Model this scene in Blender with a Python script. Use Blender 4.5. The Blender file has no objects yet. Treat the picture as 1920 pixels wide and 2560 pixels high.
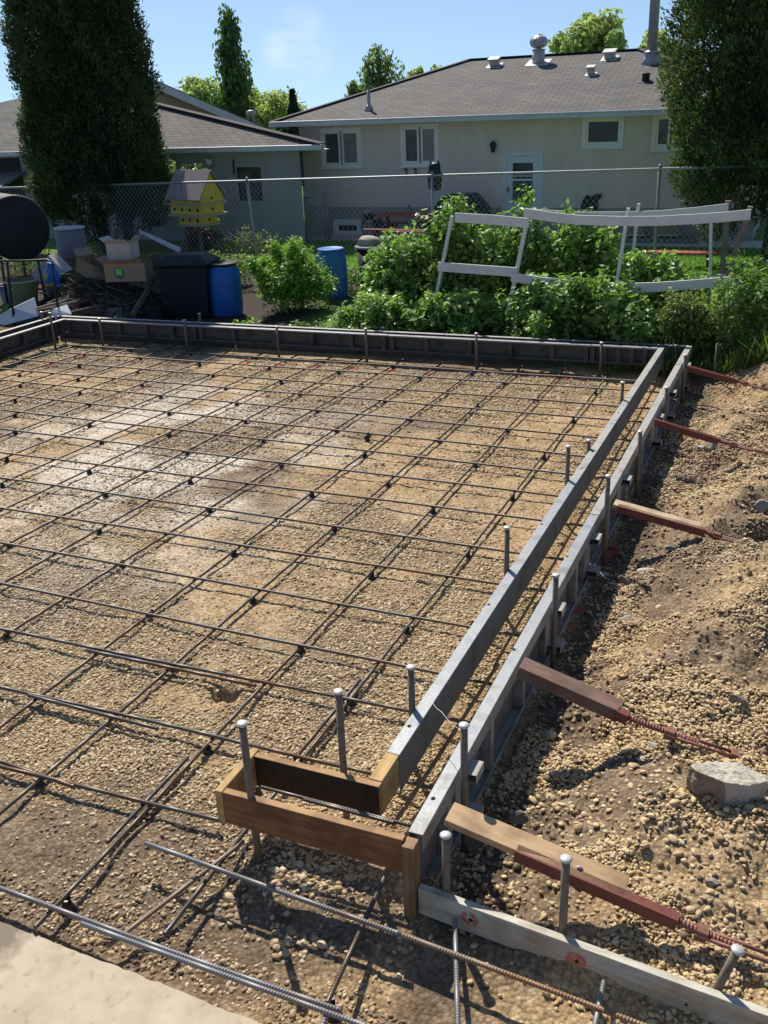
import bpy, bmesh, math, random
import numpy as np
from mathutils import Vector, Matrix, Euler

random.seed(7)
rng = np.random.default_rng(7)
sc = bpy.context.scene
COL = sc.collection
pi = math.pi

# ------------------------------------------------------------------ camera model (measured from the photograph, 1920x2560)
RC = np.array([[0.9192973163814588, 0.3917984572874321, -0.03723456674967569],
               [0.12099764413682297, -0.37138852360301317, -0.9205596855442415],
               [-0.3745023554093974, 0.8417627536326149, -0.3888231633913431]])
FPX, CAMH = 2430.0, 3.45

def ray(x, y):
    return RC.T @ np.array([(x - 960) / FPX, (y - 1280) / FPX, 1.0])

def gp(x, y, z=0.0):
    w = ray(x, y); t = (z - CAMH) / w[2]
    return Vector((w[0] * t, w[1] * t, z))

def atY(x, y, Y):
    w = ray(x, y); t = Y / w[1]
    return Vector((w[0] * t, Y, CAMH + w[2] * t))

def atX(x, y, X):
    w = ray(x, y); t = X / w[0]
    return Vector((X, w[1] * t, CAMH + w[2] * t))

cam = bpy.data.cameras.new('camera')
camo = bpy.data.objects.new('camera', cam); COL.objects.link(camo)
M = Matrix(((RC[0][0], -RC[1][0], -RC[2][0], 0), (RC[0][1], -RC[1][1], -RC[2][1], 0), (RC[0][2], -RC[1][2], -RC[2][2], CAMH), (0, 0, 0, 1)))
camo.matrix_world = M
cam.sensor_fit = 'VERTICAL'; cam.sensor_height = 36.0; cam.lens = FPX / 2560 * 36.0
cam.clip_start = 0.05; cam.clip_end = 2000
sc.camera = camo

# ------------------------------------------------------------------ noise
def _h(ix, iy, s):
    n = (ix.astype(np.int64) * 374761393 + iy.astype(np.int64) * 668265263 + s * 1442695041) & 0xffffffff
    n = ((n ^ (n >> 13)) * 1274126177) & 0xffffffff
    return ((n ^ (n >> 16)) & 0xffffff) / float(0xffffff)

def vn(x, y, s=0):
    x = np.asarray(x, float); y = np.asarray(y, float)
    ix = np.floor(x); iy = np.floor(y); fx = x - ix; fy = y - iy
    fx = fx * fx * (3 - 2 * fx); fy = fy * fy * (3 - 2 * fy)
    a = _h(ix, iy, s); b = _h(ix + 1, iy, s); c = _h(ix, iy + 1, s); d = _h(ix + 1, iy + 1, s)
    return (a * (1 - fx) + b * fx) * (1 - fy) + (c * (1 - fx) + d * fx) * fy

def fbm(x, y, s=0, o=4):
    r = 0; a = .5; t = 0
    for k in range(o):
        r = r + a * vn(x * 2 ** k, y * 2 ** k, s + k * 17); t += a; a *= .5
    return r / t

def sst(a, b, x):
    t = np.clip((np.asarray(x, float) - a) / (b - a), 0, 1)
    return t * t * (3 - 2 * t)

# ------------------------------------------------------------------ materials
def nt(name):
    m = bpy.data.materials.new(name); m.use_nodes = True
    t = m.node_tree; b = t.nodes['Principled BSDF']
    return m, t, b

def L(t, a, b): t.links.new(a, b)

def N(t, typ, **kw):
    n = t.nodes.new(typ)
    for k, v in kw.items():
        if k.startswith('i_'):
            n.inputs[k[2:].replace('_', ' ')].default_value = v
        else:
            setattr(n, k, v)
    return n

def ramp(t, fac, stops, interp='LINEAR'):
    r = t.nodes.new('ShaderNodeValToRGB'); r.color_ramp.interpolation = interp
    e = r.color_ramp.elements
    while len(e) < len(stops): e.new(.5)
    for k, (p, c) in enumerate(stops):
        e[k].position = p; e[k].color = (*c, 1) if len(c) == 3 else c
    if fac is not None: L(t, fac, r.inputs[0])
    return r

def mixc(t, fac, a, b, mode='MIX'):
    n = t.nodes.new('ShaderNodeMix'); n.data_type = 'RGBA'; n.blend_type = mode
    if hasattr(fac, 'links'): L(t, fac, n.inputs[0])
    else: n.inputs[0].default_value = fac
    for v, k in ((a, 6), (b, 7)):
        if hasattr(v, 'links'): L(t, v, n.inputs[k])
        else: n.inputs[k].default_value = (*v, 1)
    return n.outputs[2]

def mat(name, c1, c2=None, rough=.6, metal=0., scale=8., detail=4, c3=None, bump=0., bscale=None, spec=.35, stretch=None, lo=.35, hi=.65, rvar=0.):
    """two or three tone noise coloured surface with optional bump"""
    m, t, b = nt(name)
    co = N(t, 'ShaderNodeTexCoord')
    src = co.outputs['Object']
    if stretch:
        mp = N(t, 'ShaderNodeMapping'); mp.inputs['Scale'].default_value = stretch
        L(t, src, mp.inputs[0]); src = mp.outputs[0]
    if c2 is None: c2 = tuple(x * .75 for x in c1)
    n = N(t, 'ShaderNodeTexNoise'); n.inputs['Scale'].default_value = scale; n.inputs['Detail'].default_value = detail
    n.inputs['Roughness'].default_value = .65
    L(t, src, n.inputs[0])
    stops = [(lo, c1), (hi, c2)] if c3 is None else [(lo - .06, c1), ((lo + hi) / 2, c2), (hi + .06, c3)]
    r = ramp(t, n.outputs[0], stops)
    L(t, r.outputs[0], b.inputs['Base Color'])
    b.inputs['Roughness'].default_value = rough; b.inputs['Metallic'].default_value = metal
    b.inputs['Specular IOR Level'].default_value = spec
    if rvar:
        mr = N(t, 'ShaderNodeMapRange'); mr.inputs[3].default_value = rough - rvar; mr.inputs[4].default_value = rough + rvar
        L(t, n.outputs[0], mr.inputs[0]); L(t, mr.outputs[0], b.inputs['Roughness'])
    if bump:
        n2 = N(t, 'ShaderNodeTexNoise'); n2.inputs['Scale'].default_value = bscale or scale * 3; n2.inputs['Detail'].default_value = 5
        L(t, src, n2.inputs[0])
        bp = N(t, 'ShaderNodeBump'); bp.inputs['Strength'].default_value = bump; bp.inputs['Distance'].default_value = .01
        L(t, n2.outputs[0], bp.inputs['Height']); L(t, bp.outputs[0], b.inputs['Normal'])
    return m

MT = {}
MT['form_top'] = mat('scuffed_form_steel', (.23, .245, .265), (.31, .32, .325), .48, .2, 5, c3=(.19, .185, .175), bump=.12, bscale=40, rvar=.12)
MT['form_old'] = mat('weathered_form_steel', (.25, .25, .235), (.34, .33, .305), .6, .1, 7, c3=(.17, .16, .145), bump=.2, bscale=50)
MT['form_face'] = mat('form_steel_face', (.13, .127, .12), (.21, .205, .19), .6, .1, 4, c3=(.11, .10, .085), bump=.15, bscale=30)
MT['form_back'] = mat('form_steel_cement_film', (.29, .28, .25), (.36, .345, .305), .75, 0, 4, c3=(.18, .165, .14), bump=.2, bscale=35)
MT['form_shaded'] = mat('shaded_form_steel', (.05, .048, .045), (.085, .08, .075), .7, .1, 4, c3=(.035, .033, .03), bump=.2, bscale=35)  # back and left rows: shade of their faces put into a darker steel colour
MT['stake'] = mat('stake_steel', (.15, .115, .082), (.20, .16, .12), .7, 0, 18, c3=(.095, .07, .05), bump=.2, bscale=60)
MT['stake_head'] = mat('hammered_bright_steel', (.62, .60, .57), (.5, .48, .45), .45, .3, 30)
MT['plastic_black'] = mat('black_plastic', (.012, .013, .016), (.022, .024, .03), .35, 0, 20)
MT['red_paint'] = mat('worn_red_brace_paint', (.155, .04, .03), (.20, .062, .045), .6, .1, 12, c3=(.11, .05, .035), bump=.2, bscale=60)
MT['rust'] = mat('rusty_screw_steel', (.2, .085, .06), (.27, .12, .085), .65, .2, 30, c3=(.13, .06, .04), bump=.2, bscale=80)
MT['white_frame'] = mat('painted_white_frame', (.64, .66, .635), (.56, .58, .56), .5, 0, 5)
MT['galv'] = mat('galvanised_pipe', (.27, .29, .31), (.34, .36, .38), .5, .4, 20)
MT['wire'] = mat('galvanised_wire', (.40, .42, .43), (.5, .52, .53), .45, .5, 20)
MT['post_green'] = mat('dull_pipe', (.20, .23, .22), (.27, .30, .29), .5, .4, 20)

def wood(name, c1, c2, c3, axis=0, rough=.75, blotch=None):
    m, t, b = nt(name)
    co = N(t, 'ShaderNodeTexCoord'); mp = N(t, 'ShaderNodeMapping')
    s = [22, 22, 22]; s[axis] = 1.6
    mp.inputs['Scale'].default_value = s
    L(t, co.outputs['Object'], mp.inputs[0])
    n = N(t, 'ShaderNodeTexNoise'); n.inputs['Scale'].default_value = 1.6; n.inputs['Detail'].default_value = 6; n.inputs['Roughness'].default_value = .7
    L(t, mp.outputs[0], n.inputs[0])
    r = ramp(t, n.outputs[0], [(.3, c1), (.5, c2), (.72, c3)])
    n2 = N(t, 'ShaderNodeTexNoise'); n2.inputs['Scale'].default_value = 6; n2.inputs['Detail'].default_value = 5
    L(t, co.outputs['Object'], n2.inputs[0])
    r2 = ramp(t, n2.outputs[0], [(.42, (1, 1, 1)), (.66, blotch or (.55, .5, .45))])
    L(t, mixc(t, .8, r.outputs[0], r2.outputs[0], 'MULTIPLY'), b.inputs['Base Color'])
    b.inputs['Roughness'].default_value = rough
    bp = N(t, 'ShaderNodeBump'); bp.inputs['Strength'].default_value = .35; bp.inputs['Distance'].default_value = .004
    L(t, n.outputs[0], bp.inputs['Height']); L(t, bp.outputs[0], b.inputs['Normal'])
    return m
MT['wood_box_x'] = wood('stained_form_lumber', (.52, .33, .14), (.38, .215, .085), (.24, .125, .055), 0, blotch=(.34, .29, .25))
MT['wood_box_face'] = wood('red_brown_form_lumber', (.36, .17, .065), (.25, .11, .045), (.13, .06, .03), 0, blotch=(.5, .42, .36))
MT['wood_box_y'] = wood('yellow_form_lumber', (.58, .39, .15), (.47, .30, .11), (.30, .18, .075), 1, blotch=(.45, .4, .34))
MT['wood_post'] = wood('old_timber', (.36, .22, .11), (.25, .145, .07), (.12, .07, .04), 2)
MT['wood_tan'] = wood('tan_plank', (.55, .37, .21), (.46, .30, .165), (.36, .22, .12), 0)
MT['wood_brown'] = wood('brown_timber', (.25, .15, .10), (.19, .11, .08), (.13, .08, .055), 0)
MT['wood_pale'] = wood('pale_plank', (.60, .45, .30), (.50, .37, .24), (.38, .27, .17), 0)
MT['board'] = wood('weathered_white_board', (.60, .56, .47), (.49, .455, .38), (.35, .32, .26), 0, blotch=(.66, .61, .53))
MT['wood_grey'] = wood('grey_wood', (.22, .19, .16), (.17, .145, .12), (.12, .10, .085), 2)

def rebar_mat(nm='ribbed_rebar_steel', cols=((.115, .108, .10), (.125, .095, .068), (.15, .08, .04)), metal=.55, rough=.42):
    m, t, b = nt(nm)
    co = N(t, 'ShaderNodeTexCoord'); oi = N(t, 'ShaderNodeObjectInfo')
    mp = N(t, 'ShaderNodeMapping'); mp.inputs['Scale'].default_value = (1.3, 9, 9)
    L(t, co.outputs['Object'], mp.inputs[0]); L(t, oi.outputs['Random'], mp.inputs['Location'])
    n = N(t, 'ShaderNodeTexNoise'); n.inputs['Scale'].default_value = 1.7; n.inputs['Detail'].default_value = 5
    L(t, mp.outputs[0], n.inputs[0])
    r = ramp(t, n.outputs[0], [(.40, cols[0]), (.56, cols[1]), (.74, cols[2])])
    L(t, r.outputs[0], b.inputs['Base Color'])
    b.inputs['Metallic'].default_value = metal; b.inputs['Roughness'].default_value = rough
    w = N(t, 'ShaderNodeTexWave'); w.inputs['Scale'].default_value = 22; w.bands_direction = 'X'
    L(t, co.outputs['Object'], w.inputs[0])
    bp = N(t, 'ShaderNodeBump'); bp.inputs['Strength'].default_value = .5; bp.inputs['Distance'].default_value = .003
    L(t, w.outputs[1], bp.inputs['Height']); L(t, bp.outputs[0], b.inputs['Normal'])
    return m
MT['rebar'] = rebar_mat()
MT['rebar_clean'] = rebar_mat('clean_rebar_steel', ((.24, .24, .245), (.21, .20, .19), (.19, .14, .10)), .45, .5)
MT['rebar_rusty'] = rebar_mat('rusty_rebar_steel', ((.26, .20, .14), (.27, .17, .09), (.26, .12, .055)), .2, .55)

# ------------------------------------------------------------------ mesh builder
ORG = {}
class MB:
    def __init__(s): s.v = []; s.f = []; s.m = []; s.sm = []
    def add(s, vs, fs, mi=0, smooth=False):
        o = len(s.v); s.v += [tuple(p) for p in vs]
        for q in fs:
            s.f.append([o + i for i in q]); s.m.append(mi); s.sm.append(smooth)
        return s
    def hexa(s, p, mi=0):      # p: bottom 4 ccw, top 4 ccw
        return s.add(p, [(3, 2, 1, 0), (4, 5, 6, 7), (0, 1, 5, 4), (1, 2, 6, 5), (2, 3, 7, 6), (3, 0, 4, 7)], mi)
    def box(s, c, d, rz=0, mi=0, rot=None):
        x, y, z = (k / 2 for k in d)
        ps = [Vector(q) for q in ((-x, -y, -z), (x, -y, -z), (x, y, -z), (-x, y, -z), (-x, -y, z), (x, -y, z), (x, y, z), (-x, y, z))]
        R = rot if rot is not None else Matrix.Rotation(rz, 3, 'Z')
        return s.hexa([R @ q + Vector(c) for q in ps], mi)
    def bx(s, x0, x1, y0, y1, z0, z1, mi=0):
        return s.box(((x0 + x1) / 2, (y0 + y1) / 2, (z0 + z1) / 2), (abs(x1 - x0), abs(y1 - y0), abs(z1 - z0)), 0, mi)
    def beam(s, a, b, w, h, up=(0, 0, 1), mi=0):   # w sideways, h along up
        a = Vector(a); b = Vector(b); d = (b - a).normalized(); u = Vector(up)
        r = d.cross(u).normalized(); u = r.cross(d).normalized()
        q = []
        for e in (a, b):
            q += [e - r * w / 2 - u * h / 2, e + r * w / 2 - u * h / 2, e + r * w / 2 + u * h / 2, e - r * w / 2 + u * h / 2]
        return s.add(q, [(0, 1, 2, 3)[::-1], (4, 5, 6, 7), (0, 1, 5, 4), (1, 2, 6, 5), (2, 3, 7, 6), (3, 0, 4, 7)][0:0] + [(3, 2, 1, 0), (4, 5, 6, 7), (1, 0, 4, 5), (2, 1, 5, 6), (3, 2, 6, 7), (0, 3, 7, 4)], mi)
    def tube(s, pts, r, n=8, mi=0, cap=True, smooth=True):
        pts = [Vector(p) for p in pts]
        rs = r if isinstance(r, (list, tuple, np.ndarray)) else [r] * len(pts)
        vs = []; fs = []; ref = None
        for k, p in enumerate(pts):
            d = (pts[min(k + 1, len(pts) - 1)] - pts[max(k - 1, 0)])
            if d.length < 1e-9: d = Vector((0, 0, 1))
            d.normalize()
            if ref is None:
                ref = Vector((0, 0, 1)) if abs(d.z) < .9 else Vector((1, 0, 0))
            a = d.cross(ref)
            if a.length < 1e-4: a = d.orthogonal()
            a.normalize(); b = d.cross(a); ref = b.cross(d) if False else ref
            for j in range(n):
                t = 2 * pi * j / n
                vs.append(p + (a * math.cos(t) + b * math.sin(t)) * rs[k])
        for k in range(len(pts) - 1):
            for j in range(n):
                j2 = (j + 1) % n
                fs.append((k * n + j, k * n + j2, (k + 1) * n + j2, (k + 1) * n + j))
        s.add(vs, fs, mi, smooth)
        if cap:
            o = len(s.v) - len(vs)
            s.f.append([o + j for j in range(n)][::-1]); s.m.append(mi); s.sm.append(False)
            e = o + (len(pts) - 1) * n
            s.f.append([e + j for j in range(n)]); s.m.append(mi); s.sm.append(False)
        return s
    def lathe(s, prof, c=(0, 0, 0), n=24, mi=0, rot=None, smooth=True, cap=True):
        vs = []; fs = []; R = rot if rot is not None else Matrix.Identity(3)
        for (r, z) in prof:
            for j in range(n):
                t = 2 * pi * j / n
                vs.append(R @ Vector((r * math.cos(t), r * math.sin(t), z)) + Vector(c))
        for k in range(len(prof) - 1):
            for j in range(n):
                j2 = (j + 1) % n
                fs.append((k * n + j, k * n + j2, (k + 1) * n + j2, (k + 1) * n + j))
        if cap:
            fs.append(tuple(range(n))[::-1]); fs.append(tuple((len(prof) - 1) * n + j for j in range(n)))
        return s.add(vs, fs, mi, smooth)
    def quad(s, a, b, c, d, mi=0): return s.add([a, b, c, d], [(0, 1, 2, 3)], mi)
    def slab(s, poly, t, nrm=(0, 0, 1), mi=0):     # polygon given thickness t against nrm
        nv = Vector(nrm).normalized() * t; k = len(poly)
        top = [Vector(p) for p in poly]; bot = [p - nv for p in top]
        fs = [tuple(range(k)), tuple(range(2 * k - 1, k - 1, -1))]
        fs += [(i, k + i, k + (i + 1) % k, (i + 1) % k) for i in range(k)]
        return s.add(top + bot, fs, mi)
    def build(s, name, mats, parent=None, org=None, bevel=0, seg=2):
        if org is None:
            if parent is not None: org = ORG[parent]
            else:
                a = np.array(s.v); org = ((a[:, 0].min() + a[:, 0].max()) / 2, (a[:, 1].min() + a[:, 1].max()) / 2, a[:, 2].min())
        org = Vector(org)
        me = bpy.data.meshes.new(name)
        me.from_pydata([Vector(p) - org for p in s.v], [], s.f)
        me.polygons.foreach_set('material_index', s.m)
        me.polygons.foreach_set('use_smooth', s.sm)
        me.update()
        bmm = bmesh.new(); bmm.from_mesh(me); bmesh.ops.recalc_face_normals(bmm, faces=bmm.faces); bmm.to_mesh(me); bmm.free()
        for m in (mats if isinstance(mats, (list, tuple)) else [mats]):
            me.materials.append(MT[m] if isinstance(m, str) else m)
        o = bpy.data.objects.new(name, me); COL.objects.link(o)
        ORG[o] = org
        if parent is not None:
            o.parent = parent; o.location = org - ORG[parent]
        else: o.location = org
        if bevel:
            b = o.modifiers.new('bevel', 'BEVEL'); b.width = bevel; b.segments = seg; b.limit_method = 'ANGLE'; b.angle_limit = .6
        return o

def tag(o, label=None, cat=None, group=None, kind=None):
    if label: o['label'] = label
    if cat: o['category'] = cat
    if group: o['group'] = group
    if kind: o['kind'] = kind
    return o

def thing(name, label, cat, loc=(0, 0, 0), group=None):
    o = bpy.data.objects.new(name, None); COL.objects.link(o)
    o.empty_display_size = .1; o.location = loc; ORG[o] = Vector(loc)
    return tag(o, label, cat, group)

def npmesh(name, V, F, mats, parent=None, org=(0, 0, 0), attr=None, smooth=False):
    """fast mesh from numpy; F (n,k)"""
    me = bpy.data.meshes.new(name)
    V = np.asarray(V, np.float32) - np.array(org, np.float32); F = np.asarray(F, np.int32)
    me.vertices.add(len(V)); me.vertices.foreach_set('co', V.ravel())
    k = F.shape[1]
    me.loops.add(F.size); me.loops.foreach_set('vertex_index', F.ravel())
    me.polygons.add(len(F)); me.polygons.foreach_set('loop_start', np.arange(0, F.size, k, dtype=np.int32))
    try: me.polygons.foreach_set('loop_total', np.full(len(F), k, np.int32))
    except Exception: pass
    me.polygons.foreach_set('use_smooth', np.full(len(F), smooth))
    if attr:
        for an, (dom, typ, arr) in attr.items():
            at = me.attributes.new(an, typ, dom)
            at.data.foreach_set('value' if typ in ('FLOAT', 'INT') else ('vector' if typ == 'FLOAT_VECTOR' else 'color'), np.asarray(arr).ravel())
    me.update(calc_edges=True); me.validate()
    for m in (mats if isinstance(mats, (list, tuple)) else [mats]): me.materials.append(MT[m] if isinstance(m, str) else m)
    o = bpy.data.objects.new(name, me); COL.objects.link(o); ORG[o] = Vector(org)
    if parent is not None: o.parent = parent; o.location = Vector(org) - ORG[parent]
    else: o.location = org
    return o
ORD = ['first', 'second', 'third', 'fourth', 'fifth', 'sixth', 'seventh', 'eighth', 'ninth', 'tenth', 'eleventh', 'twelfth', 'thirteenth', 'fourteenth', 'fifteenth', 'sixteenth', 'seventeenth', 'eighteenth', 'nineteenth', 'twentieth', 'twenty-first']
# ------------------------------------------------------------------ light
SUN = Vector((-.60, .65, 1.0)).normalized()
EL = math.asin(SUN.z); AZ = math.atan2(SUN.x, SUN.y)
w = bpy.data.worlds.new('World'); sc.world = w; w.use_nodes = True
t = w.node_tree
bg = t.nodes['Background']
sky = t.nodes.new('ShaderNodeTexSky'); sky.sky_type = 'NISHITA'; sky.sun_disc = False
sky.sun_elevation = EL; sky.sun_rotation = AZ; sky.air_density = 1.0; sky.dust_density = .15; sky.ozone_density = 2.2; sky.altitude = 0
ge = t.nodes.new('ShaderNodeTexCoord'); vm = t.nodes.new('ShaderNodeVectorMath'); vm.operation = 'ADD'; vm.inputs[1].default_value = (0, 0, .155); L(t, ge.outputs['Generated'], vm.inputs[0])
vn_ = t.nodes.new('ShaderNodeVectorMath'); vn_.operation = 'NORMALIZE'; L(t, vm.outputs[0], vn_.inputs[0]); L(t, vn_.outputs[0], sky.inputs[0])
dv_ = Vector(ray(745, 118)).normalized()
mp_ = t.nodes.new('ShaderNodeMapping'); mp_.inputs['Scale'].default_value = (1, 1, 2.2); L(t, ge.outputs['Generated'], mp_.inputs[0])
dp_ = t.nodes.new('ShaderNodeVectorMath'); dp_.operation = 'DOT_PRODUCT'; dp_.inputs[1].default_value = dv_; L(t, ge.outputs['Generated'], dp_.inputs[0])
m1_ = t.nodes.new('ShaderNodeMapRange'); m1_.inputs[1].default_value = .99915; m1_.inputs[2].default_value = .99995; m1_.interpolation_type = 'SMOOTHSTEP'; L(t, dp_.outputs['Value'], m1_.inputs[0])
nz_ = t.nodes.new('ShaderNodeTexNoise'); nz_.inputs['Scale'].default_value = 16; nz_.inputs['Detail'].default_value = 6; L(t, mp_.outputs[0], nz_.inputs[0])
m2_ = t.nodes.new('ShaderNodeMapRange'); m2_.inputs[1].default_value = .4; m2_.inputs[2].default_value = .75; m2_.inputs[4].default_value = .42; L(t, nz_.outputs[0], m2_.inputs[0])
mm_ = t.nodes.new('ShaderNodeMath'); mm_.operation = 'MULTIPLY'; L(t, m1_.outputs[0], mm_.inputs[0]); L(t, m2_.outputs[0], mm_.inputs[1])
L(t, mixc(t, mm_.outputs[0], sky.outputs[0], (9.0, 9.2, 9.5)), bg.inputs['Color']); bg.inputs['Strength'].default_value = .095
sl = bpy.data.lights.new('sun', 'SUN'); sl.energy = 4.9; sl.angle = math.radians(.53); sl.color = (1, .94, .84)
so = bpy.data.objects.new('sun', sl); COL.objects.link(so)
so.rotation_euler = SUN.to_track_quat('Z', 'Y').to_euler()
so.location = (0, 0, 30)
sc.view_settings.view_transform = 'Standard'; sc.view_settings.look = 'None'; sc.view_settings.exposure = .40; sc.view_settings.gamma = 1

# ------------------------------------------------------------------ terrain
ZT = .40                       # top of every form
def apron_line(X): return 2.385 - .02 * (X + 3)
HOLE = gp(560, 1738)
def gz(X, Y):
    X = np.asarray(X, float); Y = np.asarray(Y, float)
    pad = (fbm(X * 1.3, Y * 1.3, 3) - .5) * .035
    # hand-scooped hole in the gravel
    pad = pad - .13 * np.exp(-(((X - HOLE.x) / .085) ** 2 + ((Y - HOLE.y) / .07) ** 2)) + .02 * np.exp(-(((X - HOLE.x - .05) / .17) ** 2 + ((Y - HOLE.y + .08) / .12) ** 2))
    front = -.055 * sst(3.35, 2.95, Y) * sst(2.2, 2.5, Y) * sst(-3.0, -2.1, X)
    frontl = -.03 * sst(3.0, 2.6, Y)
    z = pad + front + frontl
    z = z - .035 * sst(-1.72, -1.6, X) * sst(3.3, 3.5, Y)
    my = sst(3.15, 4.4, Y)
    lum = (fbm(X * 1.5 + 7, Y * 1.5, 11, 5) - .5)
    mound = (-.02 + (.06 + .17 * my) * sst(-1.1, -.25, X) + lum * (.10 + .36 * my) * sst(-1.2, -.6, X)
             + .20 * np.exp(-(((X - .05) / .55) ** 2 + ((Y - 6.1) / .65) ** 2)) + .15 * np.exp(-(((X - .1) / .6) ** 2 + ((Y - 8.4) / .45) ** 2)) + .10 * np.exp(-(((X + .55) / .3) ** 2 + ((Y - 4.05) / .28) ** 2)) + .07 * np.exp(-(((X + .75) / .12) ** 2 + ((Y - 6.75) / .2) ** 2)))
    for yb_, z0_, s_ in ((3.36, .455, .252), (4.641, .492, .209), (7.329, .435, .206), (9.407, .493, .22), (11.939, .381, .232)):
        lim = np.maximum(z0_ - s_ * (X + 1.24) - .10, .06)
        k_ = sst(.24, .06, np.abs(Y - yb_ - .04)) * sst(.75, .35, X); mound = mound - np.maximum(mound - lim, 0) * k_
    side = sst(-1.27, -1.2, X) * sst(2.95, 3.15, Y)
    z = z * (1 - side) + mound * side
    bk = sst(12.75, 13.3, Y)
    yard = .10 + .05 * sst(16, 19, Y) + (fbm(X * .8, Y * .8, 23) - .5) * .08 * sst(19.5, 17, Y)
    z = z * (1 - bk) + yard * bk
    lf = sst(-11.35, -11.7, X)
    z = z * (1 - lf) + (.10 + .05 * sst(16, 19, Y) + (fbm(X, Y, 31) - .5) * .06 * sst(19.5, 17, Y)) * lf
    micro = (fbm(X * 9, Y * 9, 41, 3) - .5) * .022 + (fbm(X * 30, Y * 30, 43, 2) - .5) * .008
    micro = micro * (1 + 2.2 * side)
    z = z + micro * sst(14, 12, Y)
    ap = sst(apron_line(X) + .02, apron_line(X) - .05, Y) * sst(3.0, 2.9, X)
    z = z - .05 * ap
    return z

def axis(parts):
    out = []
    for a, b, d in parts: out += list(np.arange(a, b, d))
    return np.array(sorted(set(np.round(out, 4))))
ax = axis([(-300, -60, 30), (-60, -16, 3), (-16, -11.6, .25), (-11.6, -4.6, .07), (-4.6, 1.4, .03), (1.4, 4, .09), (4, 12, .6), (12, 60, 6), (60, 301, 30)])
ay = axis([(-20, 1.4, .6), (1.4, 6.5, .03), (6.5, 13.2, .06), (13.2, 20, .2), (20, 40, 1), (40, 100, 6), (100, 500, 40)])
GX, GY = np.meshgrid(ax, ay)
GZ = gz(GX, GY)
nx, ny = len(ax), len(ay)
V = np.stack([GX, GY, GZ], -1).reshape(-1, 3)
ii = np.arange(nx * ny).reshape(ny, nx)
F = np.stack([ii[:-1, :-1], ii[:-1, 1:], ii[1:, 1:], ii[1:, :-1]], -1).reshape(-1, 4)

PAINT = [gp(*q) for q in ((205, 892), (120, 913), (455, 896), (533, 903), (615, 909), (700, 914), (786, 917), (880, 922), (977, 929), (1072, 934), (1384, 946), (1417, 948), (1440, 1515), (1500, 1385), (1525, 1370), (1430, 1560), (1740, 962), (345, 872))]
def paint(X, Y):
    p = np.zeros_like(np.asarray(X, float))
    for q in PAINT:
        r = .085 if q.x < -1.3 else .06
        p = np.maximum(p, np.exp(-(((X - q.x) / (r * 1.4)) ** 2 + ((Y - q.y) / r) ** 2)))
    return p * (.55 + .9 * (fbm(np.asarray(X) * 14, np.asarray(Y) * 14, 77) - .3))
def sandmap(X, Y):
    X = np.asarray(X, float); Y = np.asarray(Y, float)
    s = sst(.40, .60, fbm(X * .8 + 3, Y * .8 + 1, 51, 4) + .10 * sst(6, 9, Y) + .08 * sst(-3.5, -1.8, X) - .30 * sst(3.8, 2.9, Y))
    side = sst(-1.27, -1.15, X)
    s2 = sst(.36, .56, fbm(X * 1.1 + 9, Y * 1.1, 57, 4)) * sst(-1.1, -.75, X)
    yard = sst(12.8, 13.2, Y)
    s = s * (1 - side) + s2 * side
    return s * (1 - yard)
def silt_glare_map(X, Y):
    X = np.asarray(X, float); Y = np.asarray(Y, float)
    d = np.exp(-(((X + 6.3 + .25 * (Y - 8)) / 2.0) ** 2 + ((Y - 8.3) / 2.6) ** 2))
    return np.clip(d * 1.25 * sst(.30, .60, fbm(X * 1.6, Y * 1.6, 61, 5)), 0, 1) * sst(-1.8, -2.5, X)
def grassmap(X, Y):
    X = np.asarray(X, float); Y = np.asarray(Y, float)
    g = sst(.3, .75, sst(12.4, 13.3, Y + .8 * sst(-.5, .6, X)) * (fbm(X * 1.2, Y * 1.2, 71) + .25)) * sst(-8.2, -7.2, X)
    return np.maximum(g, sst(19, 19.6, Y))
def humus_shade(X, Y):
    X = np.asarray(X, float); Y = np.asarray(Y, float)
    return sst(12.75, 13.0, Y) * sst(19.6, 19.0, Y) * np.where(X > -1, .6, 1) + .75 * sst(-11.2, -11.4, X) * sst(19.6, 19.0, Y) * (Y < 12.9) + .55 * sst(-1.27, -1.2, X) * sst(-.85, -1.0, X) * sst(3, 3.2, Y) * (Y < 12.75)  # dark soil with shade painted in: back yard, left side, outer form foot
def dpad(X, Y):
    f = fbm(X * .85 + 20, Y * .85, 81, 4); g = fbm(X * 2.6, Y * 2.6, 85, 3)
    d = sst(.40, .56, f * .65 + g * .35 + .10 * sst(8.5, 5.5, Y) - .07 * sst(-3, -1.9, X) * sst(5.5, 7.5, Y))
    d = .06 + .88 * d
    d = d * (1 - .72 * silt_glare_map(X, Y))
    fr = sst(3.55, 2.95, Y) * (.55 + .45 * sst(.3, .6, fbm(X * 2, Y * 2, 131, 3)))
    d = d * (1 - fr) + fr * (.03 + .9 * sst(.56, .68, f * .4 + g * .6))
    d = d * (1 - np.exp(-((X - HOLE.x) / .10) ** 2 - ((Y - HOLE.y) / .09) ** 2))
    return d * (Y > apron_line(X) + .10)
def dside(X, Y):
    f = fbm(X * 1.3 + 5, Y * 1.3, 91, 4); g = fbm(X * 3, Y * 3, 95, 3)
    d = .05 + .93 * sst(.49, .60, f * .55 + g * .45 + .02)
    return np.where(Y > 11.8, d * .35, d)
dens = np.where(GX > -1.25, dside(GX, GY), dpad(GX, GY)) * (GY < 12.6) * (GY > 2.3)
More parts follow.
